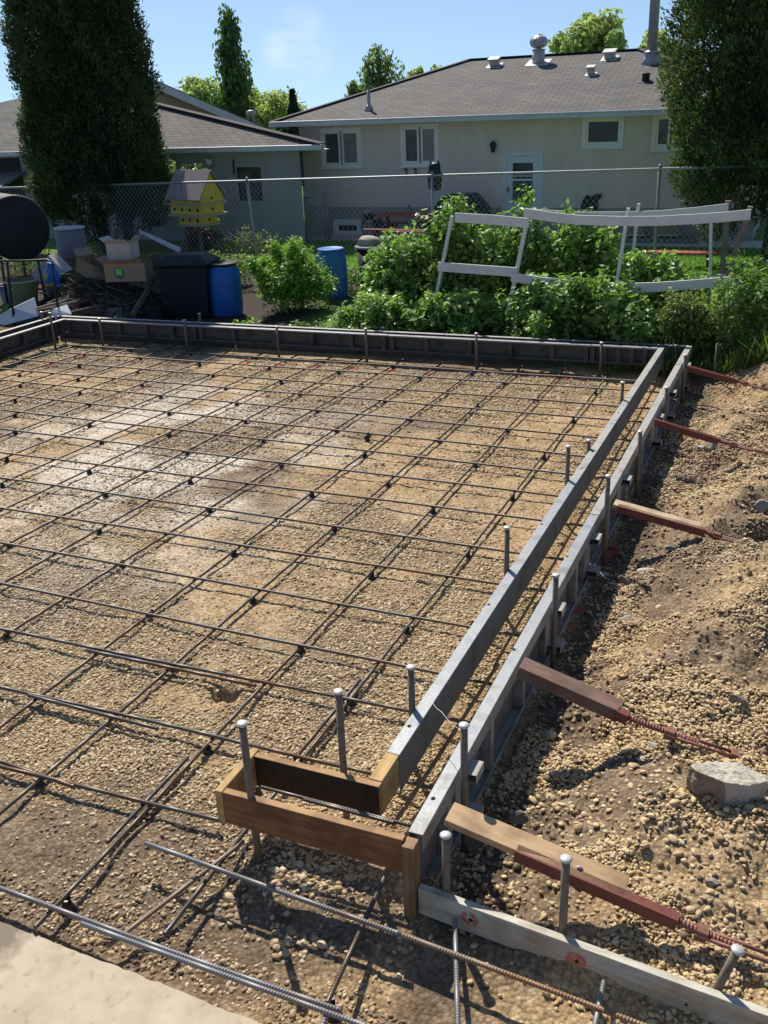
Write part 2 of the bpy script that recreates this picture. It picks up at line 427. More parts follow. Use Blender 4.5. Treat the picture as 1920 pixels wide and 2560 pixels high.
attrs = {'dens': ('POINT', 'FLOAT', dens), 'humus_shade': ('POINT', 'FLOAT', np.clip(humus_shade(GX, GY), 0, 1)), 'sand': ('POINT', 'FLOAT', sandmap(GX, GY)), 'pale': ('POINT', 'FLOAT', silt_glare_map(GX, GY)),
         'paint': ('POINT', 'FLOAT', paint(GX, GY)), 'grass': ('POINT', 'FLOAT', grassmap(GX, GY))}

m, t, b = nt('soil_and_gravel')
def at(nm):
    a = N(t, 'ShaderNodeAttribute'); a.attribute_name = nm; return a.outputs['Fac']
geo = N(t, 'ShaderNodeNewGeometry')
n1 = N(t, 'ShaderNodeTexNoise'); n1.inputs['Scale'].default_value = 5; n1.inputs['Detail'].default_value = 8; n1.inputs['Roughness'].default_value = .7; L(t, geo.outputs['Position'], n1.inputs[0])
n2 = N(t, 'ShaderNodeTexNoise'); n2.inputs['Scale'].default_value = 45; n2.inputs['Detail'].default_value = 5; n2.inputs['Roughness'].default_value = .7; L(t, geo.outputs['Position'], n2.inputs[0])
soil = ramp(t, n1.outputs[0], [(.3, (.145, .106, .074)), (.5, (.225, .17, .118)), (.7, (.31, .243, .172))])
sand = ramp(t, n1.outputs[0], [(.3, (.32, .22, .125)), (.52, (.45, .33, .195)), (.72, (.54, .42, .27))])
c = mixc(t, at('sand'), soil.outputs[0], sand.outputs[0])
pale = ramp(t, n1.outputs[0], [(.35, (.52, .45, .36)), (.65, (.76, .71, .63))])
c = mixc(t, at('pale'), c, pale.outputs[0])  # pale silt patch, whitened further by sun glare painted into the colour
vo = N(t, 'ShaderNodeTexVoronoi'); vo.inputs['Scale'].default_value = 46; L(t, geo.outputs['Position'], vo.inputs[0])
sv = N(t, 'ShaderNodeSeparateColor'); L(t, vo.outputs['Color'], sv.inputs[0])
vr = ramp(t, sv.outputs[0], [(0, (.66, .62, .58)), (.5, (1, .98, .95)), (1, (1.35, 1.32, 1.25))])
c = mixc(t, .8, c, vr.outputs[0], 'MULTIPLY')
vd = ramp(t, vo.outputs['Distance'], [(.35, (1, 1, 1)), (.75, (.55, .5, .45))]); c = mixc(t, .7, c, vd.outputs[0], 'MULTIPLY')
sp = ramp(t, n2.outputs[0], [(.32, (.62, .6, .58)), (.5, (1, 1, 1)), (.7, (1.22, 1.2, 1.16))])
c = mixc(t, .85, c, sp.outputs[0], 'MULTIPLY')
dn_ = N(t, 'ShaderNodeMath'); dn_.operation = 'MULTIPLY'; dn_.inputs[1].default_value = .48; L(t, at('dens'), dn_.inputs[0])
c = mixc(t, dn_.outputs[0], c, (.11, .075, .045))  # shade in the gaps between crowded pebbles painted into the soil colour
c = mixc(t, at('humus_shade'), c, (.05, .04, .03))
pm = ramp(t, at('paint'), [(.32, (0, 0, 0)), (.6, (1, 1, 1))])
c = mixc(t, pm.outputs[0], c, (.46, .10, .075))
gr = ramp(t, n1.outputs[0], [(.3, (.09, .16, .03)), (.7, (.17, .27, .05))])
c = mixc(t, at('grass'), c, gr.outputs[0])
L(t, c, b.inputs['Base Color']); b.inputs['Roughness'].default_value = .95; b.inputs['Specular IOR Level'].default_value = .15
bp = N(t, 'ShaderNodeBump'); bp.inputs['Strength'].default_value = .8; bp.inputs['Distance'].default_value = .012
bp2 = N(t, 'ShaderNodeBump'); bp2.invert = True; bp2.inputs['Strength'].default_value = .7; bp2.inputs['Distance'].default_value = .010; L(t, vo.outputs['Distance'], bp2.inputs['Height'])
L(t, n2.outputs[0], bp.inputs['Height']); L(t, bp2.outputs[0], bp.inputs['Normal']); L(t, bp.outputs[0], b.inputs['Normal'])
MT['ground'] = m
ground = npmesh('ground', V, F, 'ground', attr=attrs, smooth=True)
tag(ground, 'bare brown soil and compacted gravel base inside and around the forms', kind='structure', cat='ground')

# ------------------------------------------------------------------ loose pebbles (uncountable)
def cells(x0, x1, y0, y1, c):
    xs = np.arange(x0, x1, c); ys = np.arange(y0, y1, c)
    X, Y = np.meshgrid(xs, ys); X = X.ravel() + rng.uniform(-.55, .55, X.size) * c; Y = Y.ravel() + rng.uniform(-.55, .55, Y.size) * c
    return X, Y
def inview(P, mx=.18):
    v = (P - np.array([0, 0, CAMH])) @ RC.T
    u = FPX * v[:, 0] / v[:, 2] / 960; q = FPX * v[:, 1] / v[:, 2] / 1280
    return (v[:, 2] > 0) & (np.abs(u) < 1 + mx * 2) & (np.abs(q) < 1 + mx)
PX = []; PS = []
def region(x0, x1, y0, y1, c, dens, size, lo=.55, hi=1.25):
    X, Y = cells(x0, x1, y0, y1, c)
    k = rng.random(X.size) < dens(X, Y)
    X, Y = X[k], Y[k]
    s = size * np.exp(rng.normal(0, .28, X.size)); s = np.clip(s, size * lo, size * hi * 1.5)
    P = np.stack([X, Y, gz(X, Y)], -1)
    k = inview(P); PX.append(P[k]); PS.append(s[k])
region(-6.5, -1.28, 1.5, 4.6, .0160, dpad, .0086)
region(-7.5, -1.28, 4.6, 6.4, .0170, dpad, .0090)
region(-8.5, -1.28, 6.4, 8.4, .0195, dpad, .0100)
region(-11.3, -1.28, 8.4, 12.4, .0250, dpad, .0115)
region(-1.22, 2.0, 3.0, 5.2, .0150, dside, .0086)
region(-1.22, 2.6, 5.2, 7.6, .0155, dside, .0084)
region(-1.22, 3.4, 7.6, 12.6, .0200, dside, .0100)
# larger stones heaped under the box and beside the outer form
region(-2.2, -1.28, 2.75, 3.3, .024, lambda X, Y: .75 * sst(.42, .55, fbm(X * 5, Y * 5, 99, 3)), .0150)
region(-1.28, .9, 3.15, 4.4, .028, lambda X, Y: .30 + 0 * X, .0125)
region(-1.28, 1.4, 4.4, 7, .05, lambda X, Y: .16 + 0 * X, .0125)
region(-1.4, 1.0, 1.6, 3.02, .035, lambda X, Y: .5 * sst(.5, .62, fbm(X * 4, Y * 4, 101, 3)), .0135)
region(-3.2, -1.3, 2.3, 3.2, .04, lambda X, Y: .30 * sst(.45, .6, fbm(X * 3, Y * 3, 103, 3)), .009)
nclod0 = sum(len(q) for q in PX)
region(-4.2, -1.1, 2.38, 2.66, 0.018, lambda X, Y: .65 * sst(.4, .6, fbm(X * 6, Y * 6, 121, 3)) * (Y > apron_line(X) + .01), .0085)
region(-3.6, -1.3, 2.5, 3.4, .045, lambda X, Y: .5 * sst(.45, .6, fbm(X * 5, Y * 5, 123, 3)), .0075)
region(-1.2, 1.8, 3.3, 9.5, .05, lambda X, Y: .25 * sst(.5, .62, fbm(X * 2.5, Y * 2.5, 125, 3)), .014)
region(-1.25, -.85, 3.3, 11.5, .035, lambda X, Y: .40 + 0 * X, .012)
P = np.concatenate(PX); S = np.concatenate(PS)
n = len(P)
print('pebbles', n)
sc3 = np.stack([S * rng.uniform(.85, 1.35, n), S * rng.uniform(.7, 1.0, n), S * rng.uniform(.45, .75, n)], -1)
rot = np.stack([rng.normal(0, .35, n), rng.normal(0, .35, n), rng.uniform(0, 2 * pi, n)], -1)
P[:, 2] += sc3[:, 2] * np.where(P[:, 0] > -1.25, rng.uniform(.2, .9, n), rng.uniform(-.25, .55, n))
side = P[:, 0] > -1.25
tint = rng.random(n)
clod = np.arange(n) >= nclod0; tint = np.where(clod, rng.random(n) * .05, tint)
zone = np.where(side, sst(.35, .65, fbm(P[:, 0] * 1.4, P[:, 1] * 1.4, 111, 4) + .08), .35 + .3 * sandmap(P[:, 0], P[:, 1]))
zone = np.where(clod, 0, zone); tint = np.where(clod, .03 + .2 * rng.random(n) ** 2, tint)
pz = paint(P[:, 0], P[:, 1])
silt_glare = silt_glare_map(P[:, 0], P[:, 1])
me = bpy.data.meshes.new('gravel'); me.vertices.add(n); me.vertices.foreach_set('co', P.astype(np.float32).ravel())
for an, typ, arr in (('rot', 'FLOAT_VECTOR', rot), ('scl', 'FLOAT_VECTOR', sc3), ('idx', 'INT', rng.integers(0, 6, n)), ('tint', 'FLOAT', tint), ('zone', 'FLOAT', zone), ('paintp', 'FLOAT', pz), ('silt_glare', 'FLOAT', silt_glare)):
    a = me.attributes.new(an, typ, 'POINT'); a.data.foreach_set('vector' if typ == 'FLOAT_VECTOR' else 'value', arr.astype(np.int32 if typ == 'INT' else np.float32).ravel())
gravel = bpy.data.objects.new('gravel', me); COL.objects.link(gravel)
tag(gravel, 'loose rounded tan and brown pebbles covering the base and the side heap', 'gravel', kind='stuff')
m, t, b = nt('pebble')
def ia(nm):
    a = N(t, 'ShaderNodeAttribute'); a.attribute_type = 'INSTANCER'; a.attribute_name = nm; return a.outputs['Fac']
r1 = ramp(t, ia('tint'), [(0, (.14, .10, .066)), (.22, (.30, .21, .125)), (.45, (.42, .305, .18)), (.62, (.33, .26, .18)), (.8, (.53, .41, .255)), (.93, (.64, .55, .40)), (1, (.41, .285, .19))])
r2 = ramp(t, ia('tint'), [(0, (.35, .24, .12)), (.3, (.50, .365, .19)), (.6, (.60, .455, .25)), (.85, (.52, .40, .235)), (1, (.68, .56, .38))])
c = mixc(t, ia('zone'), r1.outputs[0], r2.outputs[0])
c = mixc(t, N(t, 'ShaderNodeMath', operation='MULTIPLY').outputs[0], c, (.6, .55, .48)) if False else c
dm = N(t, 'ShaderNodeMath'); dm.operation = 'MULTIPLY'; dm.inputs[1].default_value = .7; L(t, ia('silt_glare'), dm.inputs[0])
c = mixc(t, dm.outputs[0], c, (.52, .43, .32))  # pebbles on the silt patch whitened with the same painted glare
pr = ramp(t, ia('paintp'), [(.35, (0, 0, 0)), (.55, (1, 1, 1))])
c = mixc(t, pr.outputs[0], c, (.46, .10, .075))
tc = N(t, 'ShaderNodeTexCoord'); nn = N(t, 'ShaderNodeTexNoise'); nn.inputs['Scale'].default_value = 2.2; nn.inputs['Detail'].default_value = 3
L(t, tc.outputs['Object'], nn.inputs[0])
rr = ramp(t, nn.outputs[0], [(.3, (.72, .7, .68)), (.6, (1.08, 1.06, 1.04))])
c = mixc(t, .8, c, rr.outputs[0], 'MULTIPLY')
L(t, c, b.inputs['Base Color']); b.inputs['Roughness'].default_value = .72; b.inputs['Specular IOR Level'].default_value = .35
MT['pebble'] = m
ng = bpy.data.node_groups.new('scatter_pebbles', 'GeometryNodeTree')
ng.interface.new_socket('Geometry', in_out='INPUT', socket_type='NodeSocketGeometry'); ng.interface.new_socket('Geometry', in_out='OUTPUT', socket_type='NodeSocketGeometry')
gi = ng.nodes.new('NodeGroupInput'); go = ng.nodes.new('NodeGroupOutput')
g2i = ng.nodes.new('GeometryNodeGeometryToInstance')
for k in range(6):
    ico = ng.nodes.new('GeometryNodeMeshIcoSphere'); ico.inputs['Radius'].default_value = 1; ico.inputs['Subdivisions'].default_value = 2
    sp_ = ng.nodes.new('GeometryNodeSetPosition'); no = ng.nodes.new('ShaderNodeTexNoise'); no.noise_dimensions = '4D'
    no.inputs['W'].default_value = k * 3.7; no.inputs['Scale'].default_value = .75 + .1 * k; no.inputs['Detail'].default_value = 1
    sub = ng.nodes.new('ShaderNodeVectorMath'); sub.operation = 'SUBTRACT'; sub.inputs[1].default_value = (.5, .5, .5)
    sca = ng.nodes.new('ShaderNodeVectorMath'); sca.operation = 'SCALE'; sca.inputs['Scale'].default_value = 1.15
    L(ng, no.outputs[1], sub.inputs[0]); L(ng, sub.outputs[0], sca.inputs[0])
    L(ng, ico.outputs[0], sp_.inputs[0]); L(ng, sca.outputs[0], sp_.inputs['Offset'])
    ss = ng.nodes.new('GeometryNodeSetShadeSmooth'); L(ng, sp_.outputs[0], ss.inputs[0])
    sm = ng.nodes.new('GeometryNodeSetMaterial'); sm.inputs['Material'].default_value = MT['pebble']; L(ng, ss.outputs[0], sm.inputs[0])
    L(ng, sm.outputs[0], g2i.inputs[0])
ip = ng.nodes.new('GeometryNodeInstanceOnPoints'); L(ng, gi.outputs[0], ip.inputs['Points']); L(ng, g2i.outputs[0], ip.inputs['Instance']); ip.inputs['Pick Instance'].default_value = True
def na(nm, typ):
    a = ng.nodes.new('GeometryNodeInputNamedAttribute'); a.data_type = typ; a.inputs['Name'].default_value = nm; return a.outputs[0]
L(ng, na('idx', 'INT'), ip.inputs['Instance Index']); L(ng, na('scl', 'FLOAT_VECTOR'), ip.inputs['Scale'])
e2r = ng.nodes.new('FunctionNodeEulerToRotation'); L(ng, na('rot', 'FLOAT_VECTOR'), e2r.inputs[0]); L(ng, e2r.outputs[0], ip.inputs['Rotation'])
L(ng, ip.outputs[0], go.inputs[0])
md = gravel.modifiers.new('scatter', 'NODES'); md.node_group = ng

# ------------------------------------------------------------------ concrete apron in the near corner
poly = [Vector((-12, apron_line(-12), .02))] + [Vector((x, apron_line(x) + .010 * (float(vn(x * 7, 1.0, 5)) - .5) + .012 * (float(vn(x * 26, 3.0, 6)) - .5), .02)) for x in np.arange(-11.5, 2.8, .03)] + [Vector((2.85, 1.0, .02)), Vector((-12, 1.0, .02))]
m, t, b = nt('dusty_concrete')
ge_ = N(t, 'ShaderNodeNewGeometry'); na1 = N(t, 'ShaderNodeTexNoise'); na1.inputs['Scale'].default_value = 4; na1.inputs['Detail'].default_value = 9; na1.inputs['Roughness'].default_value = .7; L(t, ge_.outputs['Position'], na1.inputs[0])
na2 = N(t, 'ShaderNodeTexNoise'); na2.inputs['Scale'].default_value = 22; na2.inputs['Detail'].default_value = 8; L(t, ge_.outputs['Position'], na2.inputs[0])
r_ = ramp(t, na1.outputs[0], [(.3, (.34, .27, .18)), (.48, (.43, .355, .25)), (.7, (.50, .425, .31))])
r2_ = ramp(t, na2.outputs[0], [(.30, (.70, .67, .62)), (.42, (1, 1, 1))])
c = mixc(t, .8, r_.outputs[0], r2_.outputs[0], 'MULTIPLY')
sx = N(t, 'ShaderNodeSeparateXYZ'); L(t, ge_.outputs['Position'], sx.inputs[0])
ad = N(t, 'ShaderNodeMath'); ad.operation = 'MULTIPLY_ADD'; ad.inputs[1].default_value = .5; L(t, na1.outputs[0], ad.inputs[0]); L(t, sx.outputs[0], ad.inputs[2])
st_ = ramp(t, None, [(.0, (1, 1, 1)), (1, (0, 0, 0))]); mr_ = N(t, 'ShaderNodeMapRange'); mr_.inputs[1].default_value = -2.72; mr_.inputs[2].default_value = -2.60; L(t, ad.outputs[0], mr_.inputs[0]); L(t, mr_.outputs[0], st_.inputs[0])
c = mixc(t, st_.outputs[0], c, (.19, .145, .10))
L(t, c, b.inputs['Base Color']); b.inputs['Roughness'].default_value = .85
bp = N(t, 'ShaderNodeBump'); bp.inputs['Strength'].default_value = .25; bp.inputs['Distance'].default_value = .003; L(t, na2.outputs[0], bp.inputs['Height']); L(t, bp.outputs[0], b.inputs['Normal'])
MT['apron'] = m
q = MB().slab(poly, .16).build('concrete_apron', 'apron')
tag(q, 'worn pale concrete apron in the near corner', kind='structure', cat='apron')
# ------------------------------------------------------------------ steel forms
def form(label, a, b, z0, z1, back, ribs, pockets, grp, top='form_top', bracket=True, face='form_face', backm='form_back', lip=.055):
    """a,b: 2-D ends of the concrete side; back: +1 when the ribbed side lies to the left of a->b"""
    a = Vector((*a, 0)); b = Vector((*b, 0)); d = (b - a).normalized(); n = Vector((-d.y, d.x, 0)) * back
    Ln = (b - a).length; D = .073
    T = thing('steel_form', label, 'concrete form', ((a + b) / 2 + Vector((0, 0, z0)))[:], grp)
    def blk(mb, s0, s1, t0, t1, h0, h1):
        q = [a + d * s + n * tt for s, tt in ((s0, t0), (s1, t0), (s1, t1), (s0, t1))]
        mb.hexa([p + Vector((0, 0, h0)) for p in q] + [p + Vector((0, 0, h1)) for p in q])
    mb = MB(); blk(mb, 0, Ln, 0, .006, z0 + .006, z1 - .006); mb.build('face_plate', face, T)
    mb = MB(); blk(mb, 0, Ln, -.001, D, z1 - .0065, z1); blk(mb, 0, Ln, D - .007, D + .0005, z1 - lip, z1 - .0062); mb.build('top_rail', top, T, bevel=.004)
    mb = MB(); blk(mb, 0, Ln, 0.0005, D, z0, z0 + .0065); blk(mb, 0, Ln, D - .007, D + .0005, z0 + .0062, z0 + .03); mb.build('bottom_rail', backm, T, bevel=.002)
    for s in ribs:
        s *= Ln
        mb = MB(); blk(mb, s - .03, s + .03, .006, D - .0075, z0 + .0065, z1 - .0065); mb.build('rib', backm, T, bevel=.003)
    for s in pockets:
        mb = MB(); blk(mb, s - .10, s + .10, .0065, .045, z0 + .007, z1 - .06)
        if bracket:
            hs = (z1 - .125, z0 + .03) if z1 - z0 > .3 else (z1 - .12,)
            for h in hs:
                blk(mb, s - .07, s + .055, .045, D + .062, h, h + .004); blk(mb, s - .07, s + .055, .045, D + .062, h + .05, h + .054)
                blk(mb, s - .07, s + .055, D + .062, D + .067, h, h + .054); blk(mb, s - .07, s - .066, .045, D + .062, h + .004, h + .05)
        mb.build('stake_pocket', backm, T, bevel=.002)
    return T
FORMS = []
XI0, XI1, XO0, XO1 = -1.695, -1.622, -1.373, -1.300
ZI = .165
GF = 'steel concrete forms round the excavation'
yb = lambda X: 12.36 + (12.655 - 12.36) * (X + 10.9) / (10.9 - 1.65)      # front edge of the back inner form
for k, (lab, y0, y1, tp) in enumerate((('short grey inner form section in the far right corner', 10.83, yb(-1.66) + .07, 'form_old'), ('short filler piece of inner form between two long grey sections', 10.35, 10.826, 'form_old'),
                                   ('grey inner form section in the middle of the right side', 7.79, 10.346, 'form_old'), ('blue-grey inner form section ending at the wooden box', 3.716, 7.786, 'form_top'))):
    dz = (.000, .003, 0, .002)[k]
    FORMS.append((0, y0, y1, ZT + dz)); FORMS[-1] += (form(lab, (XI1, y0), (XI1, y1), ZI + dz, ZT + dz, 1, (.3, .7), ((y1 - y0) * .5,) if y1 - y0 > 1.5 else (), GF, tp, bracket=False),)
for k, (lab, y0, y1, tp, pk) in enumerate((('short outer form section at the far right corner', 11.9, 12.93, 'form_old', (.35,)), ('weathered outer form section between the two farther red braces', 7.075, 11.88, 'form_old', (1.05, 2.95, 3.9)),
                                   ('long outer form section beside the gravel heap, ending at the old timber post', 3.21, 7.06, 'form_top', (.62, 2.42, 3.6)))):
    FORMS.append((1, y0, y1, ZT + .002 * k)); FORMS[-1] += (form(lab, (XO0, y1), (XO0, y0), -.03 + .002 * k, ZT + .002 * k, 1, (.18, .36, .55, .72, .9), [y1 - y0 - p for p in pk], GF, tp, lip=.095),)
MT['hole'] = mat('dark_hole', (.02, .016, .012), rough=.9)
for x, y in ((1354, 1311), (1222, 1512), (1023, 1816), (1482, 1130), (1454, 1170), (1546, 1031), (1418, 1392), (1550, 1150), (1285, 1625), (1083, 1998)):
    q = gp(x, y, ZT); w_ = 0 if q.x < -1.5 else 1
    for f_ in FORMS:
        if f_[0] == w_ and f_[1] < q.y < f_[2]:
            MB().lathe([(.001, .0), (.0105, .0), (.0105, .0012), (.001, .0012)], (q.x, q.y, f_[3] + .0002), 12, rot=Matrix.Diagonal((1, 1.2, 1))).build('pin_hole', 'hole', f_[4])
# back side, two lines of forms
bx_ = [-11.02, -8.55, -5.42, -2.55, -1.70]
blab = ['dark inner form section in the far left corner, rib side facing', 'dark inner form section at the back below the left blue barrel', 'dark back row form section in front of the raspberry bushes', 'short dark inner form section at the right end of the back row']
for k in range(4):
    x0, x1 = bx_[k] + .004, bx_[k + 1] - .004
    form(blab[k], (x0, yb(x0) + .073), (x1, yb(x1) + .073), ZI + .002 * (k % 2), ZT + .002 * (k % 2), -1, [.02, .2, .42, .62, .82, .98], [], GF, 'form_top', bracket=False, face='form_shaded', backm='form_shaded', lip=.02)
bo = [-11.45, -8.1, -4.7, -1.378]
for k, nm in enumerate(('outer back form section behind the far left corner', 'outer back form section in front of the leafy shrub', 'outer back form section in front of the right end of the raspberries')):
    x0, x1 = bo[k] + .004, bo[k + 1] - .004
    form(nm, (x0, yb(x0) + .33), (x1, yb(x1) + .33), -.03, ZT - .03, 1, [.2, .5, .8], [], GF, 'form_old', bracket=False, face='form_shaded', backm='form_shaded')
form('inner form section running off along the left edge, rib side facing', (-11.022 - .073, 5.5), (-11.022 - .073, 12.42), ZI, ZT, -1, [.55, .68, .78, .86, .93, .985], [], GF, 'form_top', bracket=False, face='form_shaded', backm='form_shaded', lip=.02)
form('outer form section running off along the left edge', (-11.42, 5.5), (-11.42, 12.6), -.03, ZT - .02, 1, [.2, .5, .8], [], GF, 'form_old', bracket=False, face='form_shaded', backm='form_shaded')

# ------------------------------------------------------------------ stakes
def stake(label, top, foot, r=.0185, head=True, grp='steel form stakes'):
    top = Vector(top); foot = Vector(foot); ax_ = (top - foot).normalized()
    T = thing('form_stake', label, 'stake', foot[:], grp)
    MB().tube([foot, foot + (top - foot) * .5, top - ax_ * .012], [r * .98, r * 1.0, r], 12).build('shaft', 'stake', T)
    if head:
        R = ax_.to_track_quat('Z', 'Y').to_matrix()
        MB().lathe([(r * .9, -.014), (r * 1.15, -.009), (r * 1.48, -.004), (r * 1.42, .001), (r * 1.0, .006), (r * .4, .009)], top, 14, rot=R).build('head', 'stake_head', T)
    return T
def stX(label, hx, hy, X, zb=-.06, **k):
    p = atX(hx, hy, X); return stake(label, p, (p.x, p.y, zb), **k)
def stY(label, hx, hy, Y, zb=-.06, **k):
    p = atY(hx, hy, Y); return stake(label, p, (p.x, p.y, zb), **k)
stake('tall leaning steel stake at the left end of the wooden box', atY(605, 1808, 3.155), gp(644, 2168, -.04) + Vector((0, .02, 0)))
stY('steel stake standing behind the back plank of the wooden box', 846, 1728, 3.555)
stX('steel stake with a wire tied on, left of the nearest inner form', 1027, 1667, XI0 - .02)
stX('steel stake on the outer form with a wire tied to it', 1160, 1812, XO1 + .048)
stY('short steel stake beside the old timber post', 1114, 2087, 3.20)
stY('steel stake in the middle of the white board', 1415, 2146, 3.165)
p = atY(1845, 2374, 3.10); stake('leaning steel stake at the right end of the white board', p, (p.x - .10, 3.10, -.06))
stX('steel stake left of the inner form, in front of a bare tan patch', 1268, 1318, XI0 - .02)
stX('steel stake in the pocket of the outer form, between brown timber and pale plank braces', 1390, 1437, XO1 + .048)
stX('steel stake on the outer form just before the pale plank brace', 1521, 1189, XO1 + .048)
stX('taller of two steel stakes left of the inner form', 1421, 1115, XI0 - .02)
stX('shorter steel stake nearly hidden by the inner form', 1472, 1100, XI0 - .02)
stX('far steel stake left of the inner form', 1557, 955, XI0 - .02)
stX('steel stake on the outer form before the red brace', 1601, 1078, XO1 + .048)
stX('steel stake on the outer form beyond the red brace', 1667, 968, XO1 + .048)
stX('farthest steel stake on the outer form', 1714, 887, XO1 + .048)
stY('dark thin stake alone in the weeds behind the farthest brace', 1793, 856, 12.6, r=.012, head=False)
for lab, x, y in (('second stake from the far left corner on the back row', 248, 796), ('back row stake below the dark compost bin', 460, 800), ('back row stake below the leafy shrub', 691.5, 816),
                  ('back row stake in front of the nearest raspberry bush', 914, 821), ('back row stake left of the white frame leg', 1191, 833), ('last stake at the right end of the back row', 1504, 856)):
    p0 = atY(x, y, 12.4); stY(lab, x, y, yb(p0.x) - .022)
for lab, x, y in (('outer back stake beside the grey block', 289, 792), ('outer back stake in front of the dark bin', 498, 784), ('outer back stake below the small weeds', 726, 813),
                  ('dark outer back stake under low leaves', 874, 818), ('dark outer back stake among raspberry leaves', 957, 818), ('outer back stake at the far right corner', 1540, 856)):
    p0 = atY(x, y, 12.8); stY(lab, x, y, yb(p0.x) + .42)
stX('stake on the left inner form near the far corner', 124, 782, -10.98)
stX('outer left stake beside the white sheets', 103, 780, -11.52)

# ------------------------------------------------------------------ wooden box, post, board
T = thing('wooden_form_box', 'long narrow box of stained planks at the near end of the inner form', 'form box', (-1.85, 3.33, .215))
def plank(name, x0, x1, y0, y1, z0, z1, m, par):
    o = MB().bx(x0, x1, y0, y1, z0, z1).build(name, m, par, bevel=.004); return o
plank('front_plank', -2.318, -1.376, 3.150, 3.190, .212, .400, 'wood_box_x', T)
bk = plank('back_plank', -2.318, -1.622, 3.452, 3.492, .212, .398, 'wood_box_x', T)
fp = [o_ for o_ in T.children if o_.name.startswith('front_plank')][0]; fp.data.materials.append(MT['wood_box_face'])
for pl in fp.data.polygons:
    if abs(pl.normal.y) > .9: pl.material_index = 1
MT['wood_black'] = mat('near_black_lumber', (.035, .026, .018), (.06, .042, .028), .7, 0, 9)  # near-black lumber, only for the back plank's inward face
bk.data.materials.append(MT['wood_black'])
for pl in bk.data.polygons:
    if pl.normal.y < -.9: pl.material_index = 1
plank('end_plank', -2.360, -2.3195, 3.146, 3.512, .205, .404, 'wood_box_y', T)
plank('short_plank', -1.695, -1.6235, 3.4935, 3.713, .205, .402, 'wood_box_y', T)
o = MB().bx(-1.374, -1.316, 3.128, 3.206, -.06, .385).build('timber_post', 'wood_post', bevel=.004)
tag(o, 'old brown timber post standing at the near end of the outer form', 'post')
T = thing('white_form_board', 'weathered white board on edge with red paint rings', 'board', (-.3, 3.12, 0))
MB().hexa([Vector(q) for q in ((-1.312, 3.155, -.01), (.75, 2.970, -.01), (.75, 3.008, -.01), (-1.312, 3.193, -.01), (-1.312, 3.155, .140), (.75, 2.970, .140), (.75, 3.008, .140), (-1.312, 3.193, .140))]).build('plank', 'board', T, bevel=.003)
def ringmat():
    m, t, b = nt('faded_red_paint')
    co = N(t, 'ShaderNodeTexCoord'); n = N(t, 'ShaderNodeTexNoise'); n.inputs['Scale'].default_value = 45; L(t, co.outputs['Object'], n.inputs[0])
    r = ramp(t, n.outputs[0], [(.4, (.50, .12, .08)), (.62, (.46, .30, .24))])
    L(t, r.outputs[0], b.inputs['Base Color']); b.inputs['Roughness'].default_value = .8; return m
MT['ring'] = ringmat(); MT['hole'] = mat('dark_hole', (.02, .016, .012), rough=.9)
for px_, py_ in ((1174, 2297), (1440, 2400)):
    c = atY(px_, py_, 3.14)
    yy = 3.155 - (c.x + 1.312) * .0897
    c = atY(px_, py_, yy)
    v = []; f = []; K = 28; r_ = random.Random(int(px_))
    for j in range(K):
        a = 2 * pi * j / K; ro = .040 + r_.uniform(-.005, .004); ri = .018 + r_.uniform(-.003, .003)
        if px_ > 1300: ri = .010
        for q in (ro, ri): v.append((c.x + math.cos(a) * q * 1.1, yy - .0022 - math.cos(a) * q * 1.1 * .0897, c.z + math.sin(a) * q))
    for j in range(K):
        if px_ < 1300 and j in (7, 8, 21, 22): continue
        j2 = (j + 1) % K; f.append((2 * j, 2 * j2, 2 * j2 + 1, 2 * j + 1))
    mb = MB(); mb.add(v, f); mb.build('paint_ring', 'ring', T)
    mb = MB(); mb.tube([(c.x + .006, yy + .01, c.z - .004), (c.x + .006, yy - .0032, c.z - .004)], .010, 10); mb.build('bolt_hole', 'hole', T)
c = atY(1716, 2510, 3.05); mb = MB(); mb.tube([(c.x, 3.16 - (c.x + 1.312) * .0897, c.z), (c.x, 3.1525 - (c.x + 1.312) * .0897, c.z)], .006, 10); mb.build('bolt_hole', 'hole', T)

